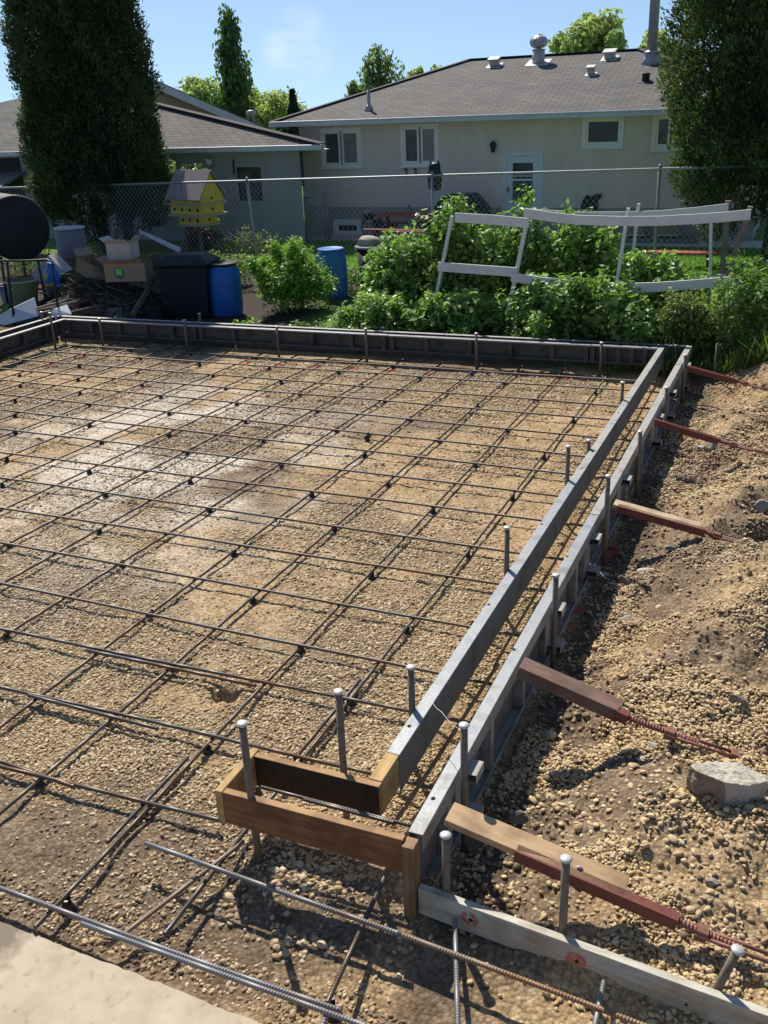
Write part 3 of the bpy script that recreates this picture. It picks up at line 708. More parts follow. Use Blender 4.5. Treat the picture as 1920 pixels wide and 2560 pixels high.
# ------------------------------------------------------------------ rebar
GB = 'reinforcing bars of the slab mat'
def rebar(label, p0, p1, r=.0112, ribs=None, name='rebar', grp=GB, bend=.004, m=None):
    if m is None:
        m = 'rebar_rusty' if ('rusty' in label or 'edge rebar in the narrow' in label or 'long edge' in label) else ('rebar_clean' if max(p0[1], p1[1]) < 3.2 else 'rebar')
    p0 = Vector(p0); p1 = Vector(p1); d = p1 - p0; Ln = d.length
    near = min(p0.y, p1.y)
    mid = [p0, p1]
    if ribs is None: ribs = near < 4.7
    if ribs:
        pitch = .0135; nseg = int(Ln / pitch); xs = []; rs = []
        for k in range(nseg):
            x = k * pitch; xs += [x, x + .0045, x + .0060, x + .0110, ]; rs += [r * .93, r * .93, r * 1.10, r * 1.10]
        xs = np.array(xs + [Ln]); rs = np.array(rs + [r])
    else:
        xs = np.linspace(0, Ln, max(3, int(Ln / .12))); rs = np.full(len(xs), r)
    K = 8; a = np.arange(K) * 2 * pi / K
    ph = random.random() * 9
    by = bend * (np.sin(xs * 1.3 + ph) + .6 * np.sin(xs * 3.1 + ph * 2)); bz = bend * .5 * np.sin(xs * 1.9 + ph * 3)
    Vv = np.zeros((len(xs), K, 3)); Vv[:, :, 0] = xs[:, None]
    Vv[:, :, 1] = by[:, None] + np.cos(a)[None] * rs[:, None]; Vv[:, :, 2] = bz[:, None] + np.sin(a)[None] * rs[:, None]
    i = np.arange(len(xs) * K).reshape(len(xs), K); j = np.roll(i, -1, 1)
    Fq = np.stack([i[:-1], j[:-1], j[1:], i[1:]], -1).reshape(-1, 4)
    Vl = Vv.reshape(-1, 3); base = len(Vl)
    Vl = np.concatenate([Vl, [[0, by[0], bz[0]], [Ln, by[-1], bz[-1]]]])
    caps = [[base, i[0, (q + 1) % K], i[0, q], i[0, q]] for q in range(K)] + [[base + 1, i[-1, q], i[-1, (q + 1) % K], i[-1, (q + 1) % K]] for q in range(K)]
    me = bpy.data.meshes.new(name)
    me.from_pydata(Vl.tolist(), [], Fq.tolist() + [c[:3] for c in caps])
    me.polygons.foreach_set('use_smooth', [True] * len(Fq) + [False] * len(caps)); me.materials.append(MT[m])
    o = bpy.data.objects.new(name, me); COL.objects.link(o); o.location = p0
    o.rotation_euler = d.to_track_quat('X', 'Z').to_euler()
    return tag(o, label, 'rebar', grp)
ZA, ZB = .068, .046
ROW = [  # front to back: image points left and right
    ((0, 1715.7), (935, 1936)), ((0, 1572.5), (1024, 1778.4)), ((0, 1458.5), (1094, 1683.2)), ((0, 1356.2), (1169, 1567.7)), ((0, 1270), (1200, 1453.2)),
    ((0, 1194.2), (1295, 1382)), ((0, 1130.8), (1352, 1300)), ((0, 1072), (1395, 1239.8)), ((0, 1024.2), (1429, 1185.3)), ((0, 985.2), (1464, 1141)), ((0, 949.5), (1495, 1093.4)),
    ((0, 921.8), (1524, 1049)), ((25.3, 897), (1547, 1015.3)), ((97.6, 877), (1573.7, 976.5)), ((157.9, 861.5), (1588, 952.4))]
rowY = []
for k, (a, b) in enumerate(ROW):
    A_, B_ = gp(*a, ZA), gp(*b, ZA); d = (B_ - A_) / (B_.x - A_.x)
    A2 = A_ + d * (max(-10.9, A_.x - 1.6) - A_.x) if a[0] == 0 else A_
    B2 = A_ + d * (-1.41 - A_.x)
    rebar('crosswise rebar, %s one behind the wooden box' % ORD[k], A2, B2)
    rowY.append((A_, d))
A_, B_ = gp(0, 1917, ZA), gp(540, 2045.6, ZA); d = (B_ - A_).normalized(); rebar('crosswise rebar running into the left end of the wooden box', A_ - d * 1.0, B_ + d * .02); rowY16 = A_
q0, q1 = gp(-60, 1880, ZA + .001), gp(185, 1968, ZA + .001); rebar('short overlapping rebar tied beside the bar that ends at the wooden box', q0, q1)
A_, B_ = gp(0, 2221, .075), gp(854, 2526.6, .075); d = (B_ - A_).normalized(); rebar('front rebar nearest the concrete apron, ending short on the right', A_ - d * 1.0, B_)
rebar('second front rebar laid tight beside the first, running out at the bottom edge', gp(204, 2307, .075), gp(1010, 2602, .075), bend=.002)
rebar('short overlapping rebar tied along the second crosswise bar', gp(215, 1625, ZA + .004), gp(640, 1714, ZA + .004), bend=.001)
rebar('short overlapping rebar tied along the first crosswise bar', gp(70, 1738, ZA + .003), gp(395, 1822, ZA + .003), bend=.001)
COLP = [((1520, 936), (874.7, 1749.5)), ((1407, 926.6), (133, 2268)), ((1300, 921), (103.7, 1944.8)), ((1198, 915.7), (103.7, 1739.8)), ((1099, 911), (701, 1159)), ((1000, 904.2), (573.6, 1142)),
        ((902.5, 898.9), (460, 1130)), ((825, 894.5), (347, 1116)), ((741, 889.2), (243.5, 1104)), ((658.5, 883.2), (142, 1092)), ((573, 878.4), (41, 1077)), ((497.6, 872.3), (287, 947)), ((429, 868), (212, 940)),
        ((354, 863.4), (134, 934)), ((286, 860), (63, 928)), ((212, 857.4), (0, 919))]
def prx(P):
    v = RC @ (np.array(P) - np.array([0, 0, CAMH])); return 960 + FPX * v[0] / v[2]
colX = []
for k, (a, b) in enumerate(COLP):
    A_, B_ = gp(*a, ZB), gp(*b, ZB); d = (B_ - A_) / (B_.y - A_.y)
    Y = A_.y
    while Y > 2.35 and prx(A_ + d * (Y - A_.y)) > -260: Y -= .1
    if k == 0: Y = 2.58
    if k == 1: Y = 2.40
    rebar('lengthwise rebar, %s one in from the right-hand inner form' % ORD[k], A_ + d * .12, A_ + d * (Y - A_.y))
    colX.append((A_, d))
rebar('short rebar tied beside the second lengthwise bar near the apron', gp(470, 1893, ZB), gp(268, 2107, ZB), bend=.001)
rebar('short rusty rebar angled out from under the wooden box towards the apron', gp(610, 2105, .06), gp(268, 2366, .03), bend=.008)
rebar('short rebar tied along the first lengthwise bar behind the stake', gp(900, 1700, ZB + .001), gp(705, 1935, ZB + .001), bend=.001)
rebar('loose rebar lying across the ground in front of the wooden box', gp(363, 2107, .13), gp(1000, 2335, .095), bend=.002)
rebar('rusty rebar continuing below the white board', gp(985, 2330, .075), gp(1640, 2574, .075), bend=.004)
rebar('short bright rebar pointing down towards the bottom edge from the box', gp(985, 2130, .05), gp(817, 2506, .07), bend=.006)
rebar('upright-looking short rebar below the left end of the white board', gp(1137, 2300, .05), gp(1144, 2620, .07), bend=.002)
rebar('short rebar stub below the right half of the white board', gp(1510, 2452, .05), gp(1480, 2600, .07), bend=.002)
rebar('stub of rebar leaving the bottom edge by the front chair', gp(822, 2515, .06), gp(795, 2600, .05), bend=.0)
GE = 'edge bars between the two rows of forms'
rebar('edge rebar in the dark gap along the back row', (-10.9, yb(-10.9) + .2, .12), (-1.45, yb(-1.45) + .2, .12), grp=GE)
rebar('rusty thick edge rebar in the narrow trench beside the wooden box', gp(985, 2062, .12), gp(1245, 1662, .12), r=.0115, ribs=True, grp=GE)
rebar('long edge rebar in the narrow trench between the right-hand forms', gp(1236, 1668, .12), gp(1646, 955, .12), r=.0105, grp=GE)
rebar('edge rebar in the gap along the left row', (-11.25, 6, .12), (-11.25, 12.5, .12), grp=GE)
rebar('dark rebar lying in the bottom of the wooden box', atY(652, 1968, 3.34), atY(1028, 2065, 3.34), r=.009, ribs=True)
rebar('second rebar in the wooden box tied to the first', atY(757, 2000, 3.315), atY(985, 2058, 3.315), r=.009, ribs=True)

# black plastic rebar chairs
def chair_bm():
    mb = MB(); r0, r1, h = .034, .020, .036
    K = 10; v = []; f = []
    for z, r in ((0, r0), (h, r1)):
        for j in range(K):
            a = 2 * pi * j / K; v.append((math.cos(a) * r, math.sin(a) * r, z))
    for j in range(K): f.append((j, (j + 1) % K, K + (j + 1) % K, K + j))
    f.append(tuple(range(K, 2 * K)))
    mb.add(v, f, 0, False)
    for sgn in (-1, 1):
        mb.bx(-.012, .012, sgn * .017 - .004, sgn * .017 + .004, h, h + .024)
    return mb
cm = None
def tile(ox, oy, pts, k=4.1475): return [(ox + x / k, oy + y / k) for x, y in pts]
CH = tile(0, 800, [(800, 275), (240, 450), (850, 360), (1375, 315), (225, 570), (850, 490), (1470, 408), (220, 688), (870, 628), (1475, 548), (220, 848), (875, 763), (1540, 688), (190, 1003), (980, 893), (205, 1180), (955, 1098), (100, 1450), (1060, 1268), (965, 1580)])
CH += tile(400, 800, [(320, 348), (430, 460), (990, 393), (570, 578), (1140, 508), (680, 708), (1275, 648), (30, 798), (800, 863), (1470, 763), (100, 963), (1610, 938), (885, 1058), (110, 1190), (1085, 1248), (295, 1378), (1270, 1508)])
CH += tile(800, 800, [(35, 440), (200, 548), (775, 493), (430, 672), (1040, 608), (1575, 558), (660, 838), (1320, 748), (930, 1038), (1600, 898), (155, 1148), (435, 1395), (1200, 1243), (1580, 1498)])
CH += tile(1200, 800, [(250, 655), (815, 590), (595, 822), (1225, 752), (255, 1152), (1020, 1048), (745, 1430)])
CH += tile(0, 1200, [(60, 60), (15, 375), (120, 690), (35, 1200), (1140, 168), (1115, 555), (1310, 890), (1580, 1415), (140, 1650)])
CH += tile(400, 1200, [(385, 22), (555, 320), (1550, 150), (720, 760), (920, 1240)]) + tile(800, 1200, [(660, 40), (1110, 305), (95, 505), (1590, 780), (470, 975), (950, 1580)]) + tile(1200, 1200, [(395, 190)])
CH += tile(0, 1600, [(470, 1510)]) + tile(400, 1600, [(100, 285), (1380, 85), (430, 1120)]) + tile(800, 1600, [(350, 640)])
seen = set(); lastchair = None
for (x, y) in CH:
    p = gp(x, y, .02)
    best = min(range(len(colX)), key=lambda k: abs(colX[k][0].x + colX[k][1].x * (p.y - colX[k][0].y) - p.x))
    xx = colX[best][0].x + colX[best][1].x * (p.y - colX[best][0].y)
    ry = [a.y + d.y * (p.x - a.x) for a, d in rowY]
    rb = min(range(len(ry)), key=lambda k: abs(ry[k] - p.y))
    if (best, rb) in seen: continue
    seen.add((best, rb))
    if abs(xx - p.x) < .14: p.x = xx
    lab = 'black plastic rebar chair under the %s lengthwise bar, at the %s crosswise bar' % (ORD[best], ORD[rb])
    if lastchair is None:
        o = chair_bm().build('rebar_chair', 'plastic_black', org=(0, 0, 0)); lastchair = o
    else:
        o = lastchair.copy(); COL.objects.link(o)
    o.location = (p.x, p.y, float(gz(p.x, p.y)) - .004); o.rotation_euler = (0, 0, random.uniform(-.6, .6)); o.scale = (1, 1, 1)
    tag(o, lab, 'rebar chair', 'black plastic rebar chairs')
for lab, x, y in (('loose black rebar chair lying clear of the bars on bare sand', 916, 1103), ('black rebar chair under the front bar near the apron', 168, 2262), ('black rebar chair under the front bar near the bottom edge', 832, 2500), ('black rebar chair standing inside the wooden box', 641, 1985)):
    p = gp(x, y, .0); o = lastchair.copy(); COL.objects.link(o); o.location = (p.x, p.y, float(gz(p.x, p.y))); o.rotation_euler = (0, 0, random.uniform(0, 3))
    if 'loose' in lab: o.rotation_euler = (.3, .5, 1); o.location.z += .015
    o.scale = (1.15, 1.15, 1.25)
    tag(o, lab, 'rebar chair', 'black plastic rebar chairs')
# tie wire between two stakes
a = atX(1028, 1690, XI0 - .02); b = atX(1161, 1838, XO1 + .048)
pts = [a.lerp(b, k / 10) + Vector((0, 0, -.02 * math.sin(pi * k / 10) + .006 * math.sin(k * 2.3))) for k in range(11)]
o = MB().tube(pts, .0016, 5).build('tie_wire', 'wire'); tag(o, 'thin twisted wire stretched between two stakes across the forms', 'wire')

# ------------------------------------------------------------------ braces with turnbuckles
def screw_tube(mb, a, b, r=.017, pitch=.016, mi=0):
    Ln = (b - a).length; n = int(Ln / (pitch / 2)); pts = [a.lerp(b, k / n) for k in range(n + 1)]
    mb.tube(pts, [r * (1.18 if k % 2 else .82) for k in range(n + 1)], 10, mi, smooth=False)
def brace(label, plankmat, start, plank_end, chan_end, scr_end, rod_end, pw, ph, chan=True, pside=.0, front=.0):
    """all image points; the brace lies in the vertical plane Y = const through its start"""
    A_ = atX(*start, XO1 + .066); Y = A_.y
    T = thing('form_brace', label, 'brace', (A_.x, A_.y, 0), 'turnbuckle braces holding the outer form')
    e = atY(*plank_end, Y); e2 = atY(*chan_end, Y); s = atY(*scr_end, Y); rr_ = atY(*rod_end, Y)
    dn = (e2 - A_).normalized(); up = Vector((-dn.z, 0, dn.x)) if dn.x > 0 else Vector((0, 0, 1))
    if plankmat: 
        a0 = A_ + Vector((0, pw / 2 + front, 0)) - up * ph / 2; a1 = A_ + dn * (e - A_).length + Vector((0, pw / 2 + front, 0)) - up * ph / 2
        MB().beam(a0, a1, pw, ph, up).build('wood_plank', plankmat, T, bevel=.004)
    if chan:
        mb = MB(); c0 = A_ + dn * chan * (e2 - A_).length - up * .03; c1 = e2 - up * .03
        yo = Vector((0, front - .004, 0))
        mb.beam(c0 + yo, c1 + yo, .006, .055, up); mb.beam(c0 + yo + up * .0275 + Vector((0, .022, 0)), c1 + yo + up * .0275 + Vector((0, .022, 0)), .05, .005, up)
        mb.beam(c0 + yo - up * .0275 + Vector((0, .022, 0)), c1 + yo - up * .0275 + Vector((0, .022, 0)), .05, .005, up)
        mb.build('channel', 'red_paint', T, bevel=.001)
    dd = (rr_ - e2).normalized()
    mb = MB(); screw_tube(mb, e2 - dd * .03 - up * .025 + Vector((0, .02, 0)), s + dd * .10 - up * .025 + Vector((0, .02, 0))); mb.build('screw', 'rust', T)
    mb = MB(); off = Vector((0, .02, 0)) - up * .025
    mb.beam(s + off, s + dd * .05 + off, .05, .055, up)
    for sg in (-1, 1):
        mb.tube([s + off + Vector((0, sg * .022, 0)), rr_ + off + Vector((0, sg * .022, 0))], .009, 8)
    mb.beam(rr_ + off - dd * .03, rr_ + off + dd * .03, .055, .045, up)
    screw_tube(mb, s + dd * .05 + off, s + dd * .05 + off + (rr_ - s) * .35, .013)
    mb.build('turnbuckle', 'rust', T)
    # anchor pin at the far end
    pe = rr_ + off + dd * .02
    MB().tube([pe + Vector((0, 0, .03)), (pe.x + .03, pe.y, float(gz(pe.x, pe.y)) - .15)], .012, 8).build('anchor_pin', 'stake', T)
    return T
brace('nearest brace, broad tan plank above a long red channel', 'wood_tan', (1112, 2050), (1563, 2236), (1697, 2300), (1742, 2325), (1990, 2418), .135, .036, .32)
brace('second brace, stubby brown timber with a rusty screw end', 'wood_brown', (1298, 1668), (1552, 1778), (1572, 1790), (1665, 1826), (1845, 1886), .12, .075, .9)
brace('third brace, split pale plank on a dark red channel', 'wood_pale', (1533, 1261), (1752, 1316), (1764, 1325), (1785, 1333), (1925, 1371), .12, .035, .05)
brace('fourth brace, red painted channel with a pale edge', 'red_paint', (1637, 1048), (1790, 1093), (1800, 1098), (1828, 1106), (1960, 1140), .05, .03, .02)
brace('farthest brace, dull red channel reaching into the weeds', 'red_paint', (1718, 915), (1840, 949), (1846, 950), (1860, 954), (1945, 978), .06, .03, .02)

# ------------------------------------------------------------------ stones and rubble
def stone(label, c, s, seed, m, flat=.6, grp=None, name='stone', rz=0, cuts=7):
    bm = bmesh.new(); bmesh.ops.create_icosphere(bm, subdivisions=3, radius=1)
    r = random.Random(seed); pl = []
    for k in range(cuts):
        d = Vector((r.uniform(-1, 1), r.uniform(-1, 1), r.uniform(-.6, 1))).normalized(); pl.append((d, r.uniform(.5, .85)))
    for v in bm.verts:
        for d, h in pl:
            q = v.co.dot(d)
            if q > h: v.co -= d * (q - h)
        v.co *= 1 + .05 * (vn(v.co.x * 3 + seed, v.co.y * 3 + v.co.z * 2, seed) - .5)
        v.co = Matrix.Rotation(rz, 3, 'Z') @ Vector((v.co.x * s[0], v.co.y * s[1], v.co.z * s[2]))
    me = bpy.data.meshes.new(name); bm.to_mesh(me); bm.free(); me.materials.append(MT[m])
    o = bpy.data.objects.new(name, me); COL.objects.link(o); o.location = c; ORG[o] = Vector(c)
    return tag(o, label, 'stone', grp)
MT['rock_white'] = mat('pale_broken_concrete', (.46, .42, .35), (.40, .36, .29), .85, 0, 6, 8, c3=(.27, .235, .185), bump=.6, bscale=25)
MT['rock_grey'] = mat('grey_stone', (.24, .21, .175), (.30, .265, .22), .85, 0, 8, 8, bump=.5, bscale=30)
MT['rock_dark'] = mat('dark_clod', (.13, .105, .085), (.18, .15, .12), .9, 0, 12, 8, bump=.9, bscale=30)
# big broken concrete chunk with a flat top
T0 = gp(1812, 1992, .19)
poly = [(-.185, -.02), (-.15, -.07), (.00, -.115), (.10, -.085), (.185, .0), (.165, .06), (.04, .10), (-.10, .075)]
vb = []; K = len(poly)
mb = MB()
lv = [(1.0, .15), (1.03, .09), (.93, .0), (.70, -.10)]
rr2 = random.Random(5)
for sc_, zz in lv:
    for (x, y) in poly: vb.append((x * sc_ + rr2.uniform(-.008, .008), y * sc_ + rr2.uniform(-.008, .008), zz + rr2.uniform(-.012, .012) - .12 * (y) * (zz > 0)))
fc = []
for l in range(3):
    for j in range(K): fc.append((l * K + j, l * K + (j + 1) % K, (l + 1) * K + (j + 1) % K, (l + 1) * K + j))
fc.append(tuple(range(K))[::-1]); fc.append(tuple(range(3 * K, 4 * K)))
mb.add([Vector(q) + T0 for q in vb], fc)
o = mb.build('concrete_chunk', 'rock_white', bevel=.004); tag(o, 'big pale broken chunk of concrete lying on the gravel heap', 'concrete chunk')
MT['rock_dirty'] = mat('earth_stained_concrete', (.20, .155, .11), (.27, .215, .155), .9, 0, 9, 8, bump=.7, bscale=30); o.data.materials.append(MT['rock_dirty'])
for pl in o.data.polygons:
    if pl.normal.z < .5 and pl.normal.y < .5 and pl.center.x < .05: pl.material_index = 1
sub = o.modifiers.new('sub', 'SUBSURF'); sub.subdivision_type = 'SIMPLE'; sub.levels = sub.render_levels = 5
tx = bpy.data.textures.new('rough', 'CLOUDS'); tx.noise_scale = .035; tx.noise_depth = 5; dp = o.modifiers.new('rough', 'DISPLACE'); dp.texture = tx; dp.strength = .024
SG = 'stones on the gravel heap'
for k, (lab, x, y, z, s, m, rz) in enumerate((
    ('small grey stone at the right edge beside the concrete chunk', 1912, 1958, .22, (.05, .04, .035), 'rock_grey', .3), ('dark clod of earth against the nearest brace', 1292, 2045, .08, (.06, .045, .045), 'rock_dark', .2),
    ('flat tan slab of stone in the shadow of the outer form', 1508, 1436, .04, (.085, .05, .014), 'rock_white', .4), ('flat grey slab leaning on the earth beside the pale plank brace', 1683, 1372, .20, (.07, .10, .02), 'rock_grey', .6),
    ('flat tan slab on the slope above the shadow edge', 1622, 1420, .14, (.10, .045, .016), 'rock_white', .5), ('lump of dark earth at the shadow edge', 1556, 1452, .08, (.07, .06, .055), 'rock_dark', 0), ('flat grey stone at the foot of the slope', 1568, 1546, .07, (.07, .05, .018), 'rock_grey', .2),
    ('pale crumpled lump by the brown timber brace', 1376, 1836, .05, (.035, .03, .03), 'rock_white', .5), ('pale flat stone just below the rusty screw', 1632, 1862, .12, (.045, .035, .02), 'rock_white', .1), ('chalky flat stone near the concrete chunk', 1605, 1895, .13, (.05, .025, .012), 'rock_white', .6),
    ('pale rounded stone below the red brace', 1754, 1132, .17, (.055, .05, .035), 'rock_white', .1), ('bigger grey stone below the red brace', 1776, 1112, .2, (.075, .06, .05), 'rock_grey', .1), ('round grey stone on the far right of the heap', 1908, 1260, .27, (.09, .07, .06), 'rock_grey', .4),
    ('dark boulder clod beside the second brace screw', 1848, 1750, .27, (.06, .05, .045), 'rock_dark', .3), ('grey flat stone right of the nearest brace', 1782, 2205, .1, (.035, .03, .02), 'rock_grey', .2), ('little round stone lying on the tan plank', 1449, 2169, .305, (.016, .013, .011), 'rock_white', .2))):
    p = gp(x, y, z); zz = float(gz(p.x, p.y)) + s[2] * .35
    if 'plank' in lab and 'little' in lab: zz = z
    else:
        for _ in range(3): p = gp(x, y, zz); zz = float(gz(p.x, p.y)) + s[2] * .35
    stone(lab, (p.x, p.y, zz), s, 20 + k, m, grp=SG, rz=rz)
# ================================================================== background
ZG = .15
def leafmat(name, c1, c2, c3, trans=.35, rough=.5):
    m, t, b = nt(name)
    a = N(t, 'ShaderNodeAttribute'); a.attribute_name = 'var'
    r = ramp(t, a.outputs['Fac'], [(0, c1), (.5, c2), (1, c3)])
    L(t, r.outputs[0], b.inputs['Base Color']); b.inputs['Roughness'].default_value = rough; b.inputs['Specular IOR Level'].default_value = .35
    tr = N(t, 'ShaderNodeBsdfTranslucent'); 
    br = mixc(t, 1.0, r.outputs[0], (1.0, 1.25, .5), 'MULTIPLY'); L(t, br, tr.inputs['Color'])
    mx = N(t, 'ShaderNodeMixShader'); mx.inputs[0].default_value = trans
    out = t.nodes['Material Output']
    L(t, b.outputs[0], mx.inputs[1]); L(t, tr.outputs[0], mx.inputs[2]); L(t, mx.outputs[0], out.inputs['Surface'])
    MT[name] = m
leafmat('cedar_sprays', (.030, .046, .020), (.072, .102, .042), (.21, .25, .10), .28, .6)
leafmat('raspberry_leaf', (.10, .19, .035), (.19, .31, .07), (.36, .47, .17), .42, .42)
leafmat('shrub_leaf', (.10, .21, .03), (.19, .34, .05), (.33, .47, .10), .42, .42)
leafmat('weed_leaf', (.08, .14, .03), (.15, .22, .05), (.30, .32, .12), .35, .5)
leafmat('spring_leaf', (.28, .32, .13), (.41, .46, .20), (.53, .57, .29), .45, .5)
leafmat('poplar_leaf', (.06, .11, .045), (.11, .17, .07), (.17, .24, .10), .35, .5)
leafmat('spruce_needle', (.015, .03, .015), (.03, .05, .025), (.05, .075, .035), .15, .6)
leafmat('birch_leaf', (.12, .17, .07), (.19, .25, .11), (.27, .33, .16), .45, .5)
leafmat('dry_leaf', (.10, .035, .02), (.16, .06, .035), (.22, .12, .06), .25, .6)
leafmat('litter_leaf', (.02, .016, .012), (.06, .048, .035), (.13, .10, .07), .1, .8)
leafmat('grass_blade', (.10, .22, .03), (.18, .34, .05), (.27, .44, .08), .4, .5)
MT['bark'] = mat('bark', (.06, .05, .042), (.10, .085, .07), .9, 0, 6, 6, bump=.8, bscale=20, stretch=(4, 4, 1))
MT['core_dark'] = mat('dark_crown_core', (.02, .018, .012), (.035, .03, .02), .95, 0, 9)  # dark colour of the added light-blocking crown core
MT['opening_shade'] = mat('carport_opening_shade', (.045, .04, .036), (.06, .052, .045), .8, 0, 4); MT['shingle_plain'] = mat('weathered_grey_sheet', (.17, .16, .15), (.22, .21, .20), .8, 0, 6)
MT['cane'] = mat('brown_cane', (.16, .11, .06), (.22, .16, .09), .8, 0, 20)

def leaves(name, C, Nrm, size, asp, material, parent=None, org=(0, 0, 0), var=None, fold=.25, droop=None):
    """C centres, Nrm rough normals, size per leaf; each leaf is a folded kite of two triangles"""
    n = len(C); Nrm = Nrm / np.maximum(np.linalg.norm(Nrm, axis=1, keepdims=True), 1e-6)
    rnd = rng.normal(size=(n, 3)) if droop is None else droop + rng.normal(size=(n, 3)) * .35
    T_ = np.cross(Nrm, np.cross(rnd, Nrm)); T_ = T_ / np.maximum(np.linalg.norm(T_, axis=1, keepdims=True), 1e-6)
    B_ = np.cross(Nrm, T_); s = size[:, None]
    v0 = C - T_ * s * .5; v2 = C + T_ * s * .5
    v1 = C + B_ * s * asp * .5 + Nrm * s * fold * .3; v3 = C - B_ * s * asp * .5 + Nrm * s * fold * .3
    V = np.stack([v0, v1, v2, v3], 1).reshape(-1, 3)
    i = np.arange(n)[:, None] * 4
    F = np.concatenate([i + np.array([0, 1, 2]), i + np.array([0, 2, 3])], 1).reshape(-1, 3)
    var = rng.random(n) if var is None else var
    return npmesh(name, V, F, material, parent, org, {'var': ('POINT', 'FLOAT', np.repeat(np.clip(var, 0, 1), 4))})

def unit(n):
    v = rng.normal(size=(n, 3)); return v / np.linalg.norm(v, axis=1, keepdims=True)

# ---------------------------------------------------------------- cedars
def cedar(label, base, trunks, zb, zt, rad, n, lean=0):
    T = thing('cedar_tree', label, 'tree', base)
    mb = MB()
    for (dx, dy, r, tx, ty) in trunks:
        b_ = Vector(base) + Vector((dx, dy, -.1)); mb.tube([b_, b_ + Vector((tx * .4, ty * .4, 1.0)), b_ + Vector((tx, ty, 2.6)), b_ + Vector((tx * 1.2, ty, zt - 2.))], [r * 1.2, r, r * .8, .03], 10)
    for k in range(14):
        z = random.uniform(.9, 2.4); a = random.uniform(0, 2 * pi); l = random.uniform(.5, 1.3); p = Vector(base) + Vector((0, 0, z))
        mb.tube([p, p + Vector((math.cos(a) * l * .6, math.sin(a) * l * .6, .05)), p + Vector((math.cos(a) * l, math.sin(a) * l, .35))], [.025, .018, .006], 5)
    mb.build('trunk', 'bark', T)
    z = zb + (zt - zb) * rng.random(n) ** 1.05; a = rng.uniform(0, 2 * pi, n)
    h = (z - zb) / (zt - zb)
    R = rad(h)
    ca, sa = np.cos(a) * 2 + 7, np.sin(a) * 2 + 7
    lump = .80 + .28 * vn(ca + z * 1.1, sa - z * .7, 5) + .20 * vn(ca * 3.1, sa * 3.1 + z * 3.2, 9) - .10
    depth = rng.random(n) ** .5
    rr = R * lump * (.62 + .40 * depth)
    C0 = np.stack([np.cos(a) * rr, np.sin(a) * rr, z], -1)
    C0[:, 2] += (vn(ca * 2.3, sa * 2.3, 15) - .5) * 1.5 * np.clip(1 - h / .15, 0, 1)
    # added opaque dark core, keeps light from passing through the crown
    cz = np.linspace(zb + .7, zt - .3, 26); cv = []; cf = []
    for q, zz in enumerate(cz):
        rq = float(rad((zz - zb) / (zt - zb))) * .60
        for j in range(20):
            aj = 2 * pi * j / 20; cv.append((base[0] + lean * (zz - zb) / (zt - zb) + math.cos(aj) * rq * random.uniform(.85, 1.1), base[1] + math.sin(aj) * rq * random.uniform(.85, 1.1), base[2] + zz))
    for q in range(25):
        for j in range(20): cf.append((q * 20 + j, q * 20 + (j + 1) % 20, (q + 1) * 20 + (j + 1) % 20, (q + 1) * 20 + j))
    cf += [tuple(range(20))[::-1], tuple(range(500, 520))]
    MB().add(cv, cf).build('crown_core', 'core_dark', T)
    k = 9
    C = np.repeat(C0, k, 0) + rng.normal(size=(n * k, 3)) * np.array([.05, .05, .07])
    out = np.repeat(np.stack([np.cos(a), np.sin(a), .25 + 0 * a], -1), k, 0)
    nr = np.cross(out, rng.normal(size=(n * k, 3))) + out * .35
    dr = out * .7 + np.array([0, 0, .75]); 
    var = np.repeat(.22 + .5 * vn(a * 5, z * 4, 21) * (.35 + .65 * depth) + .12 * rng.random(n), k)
    C = C + np.array([base[0], base[1], base[2]]) + np.stack([lean * (np.repeat(h, k)), 0 * C[:, 0], 0 * C[:, 0]], -1)
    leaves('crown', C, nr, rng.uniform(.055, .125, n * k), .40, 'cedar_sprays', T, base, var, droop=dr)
    return T
c1_ = atY(246, 500, 20.6)
cedar('tall dark cedar on the left with two bare trunks behind the fence', (c1_.x, 20.6, ZG), [(.10, 0, .15, -.42, 0), (.62, .15, .13, .15, .1)], .85, 12.8, lambda h: np.interp(h, [0, .03, .09, .3, .6, .85, 1], [1.15, 1.58, 1.72, 1.62, 1.42, 1.05, .4]), 25000, .35)
cr = atY(1905, 600, 20.8)
cedar('tall sunlit cedar at the right edge behind the fence', (cr.x + .15, cr.y, ZG), [(0, 0, .15, .1, 0), (.45, .2, .13, .3, .1)], .95, 9.5, lambda h: np.interp(h, [0, .05, .2, .45, .75, 1], [1.3, 1.9, 2.35, 2.3, 1.95, .6]), 15000)

# ---------------------------------------------------------------- chain-link fence
YF = 19.7
zr_ = lambda X: 1.816 + (X + 18.9) * .01753
T = thing('chain_link_fence', 'tall grey chain-link fence across the back of the yard', 'fence', (-8, YF, ZG))
mb = MB(); mb.tube([(x, YF, zr_(x)) for x in np.linspace(-20, 2.2, 20)], .024, 10); mb.build('top_rail', 'galv', T)
for k, x in enumerate((-19.6, atY(224, 550, YF).x, atY(620, 500, YF).x, atY(1080, 500, YF).x, atY(1644, 500, YF).x, 1.3)):
    mb = MB(); lean = .09 if k in (1, 2) else .0
    mb.tube([(x + lean, YF + .035, ZG - .1), (x, YF + .03, zr_(x) + .02)], .031, 10); mb.lathe([(.036, 0), (.036, .03), (.02, .055), (.004, .062)], (x, YF + .03, zr_(x) + .02), 10)
    mb.build('post', 'post_green' if k == 4 else 'galv', T)
DX, DZ, RW = .058, .068, .0027
xs = np.arange(-19.6, 2.0, DX); nz = int(1.75 / DZ)
segs = []
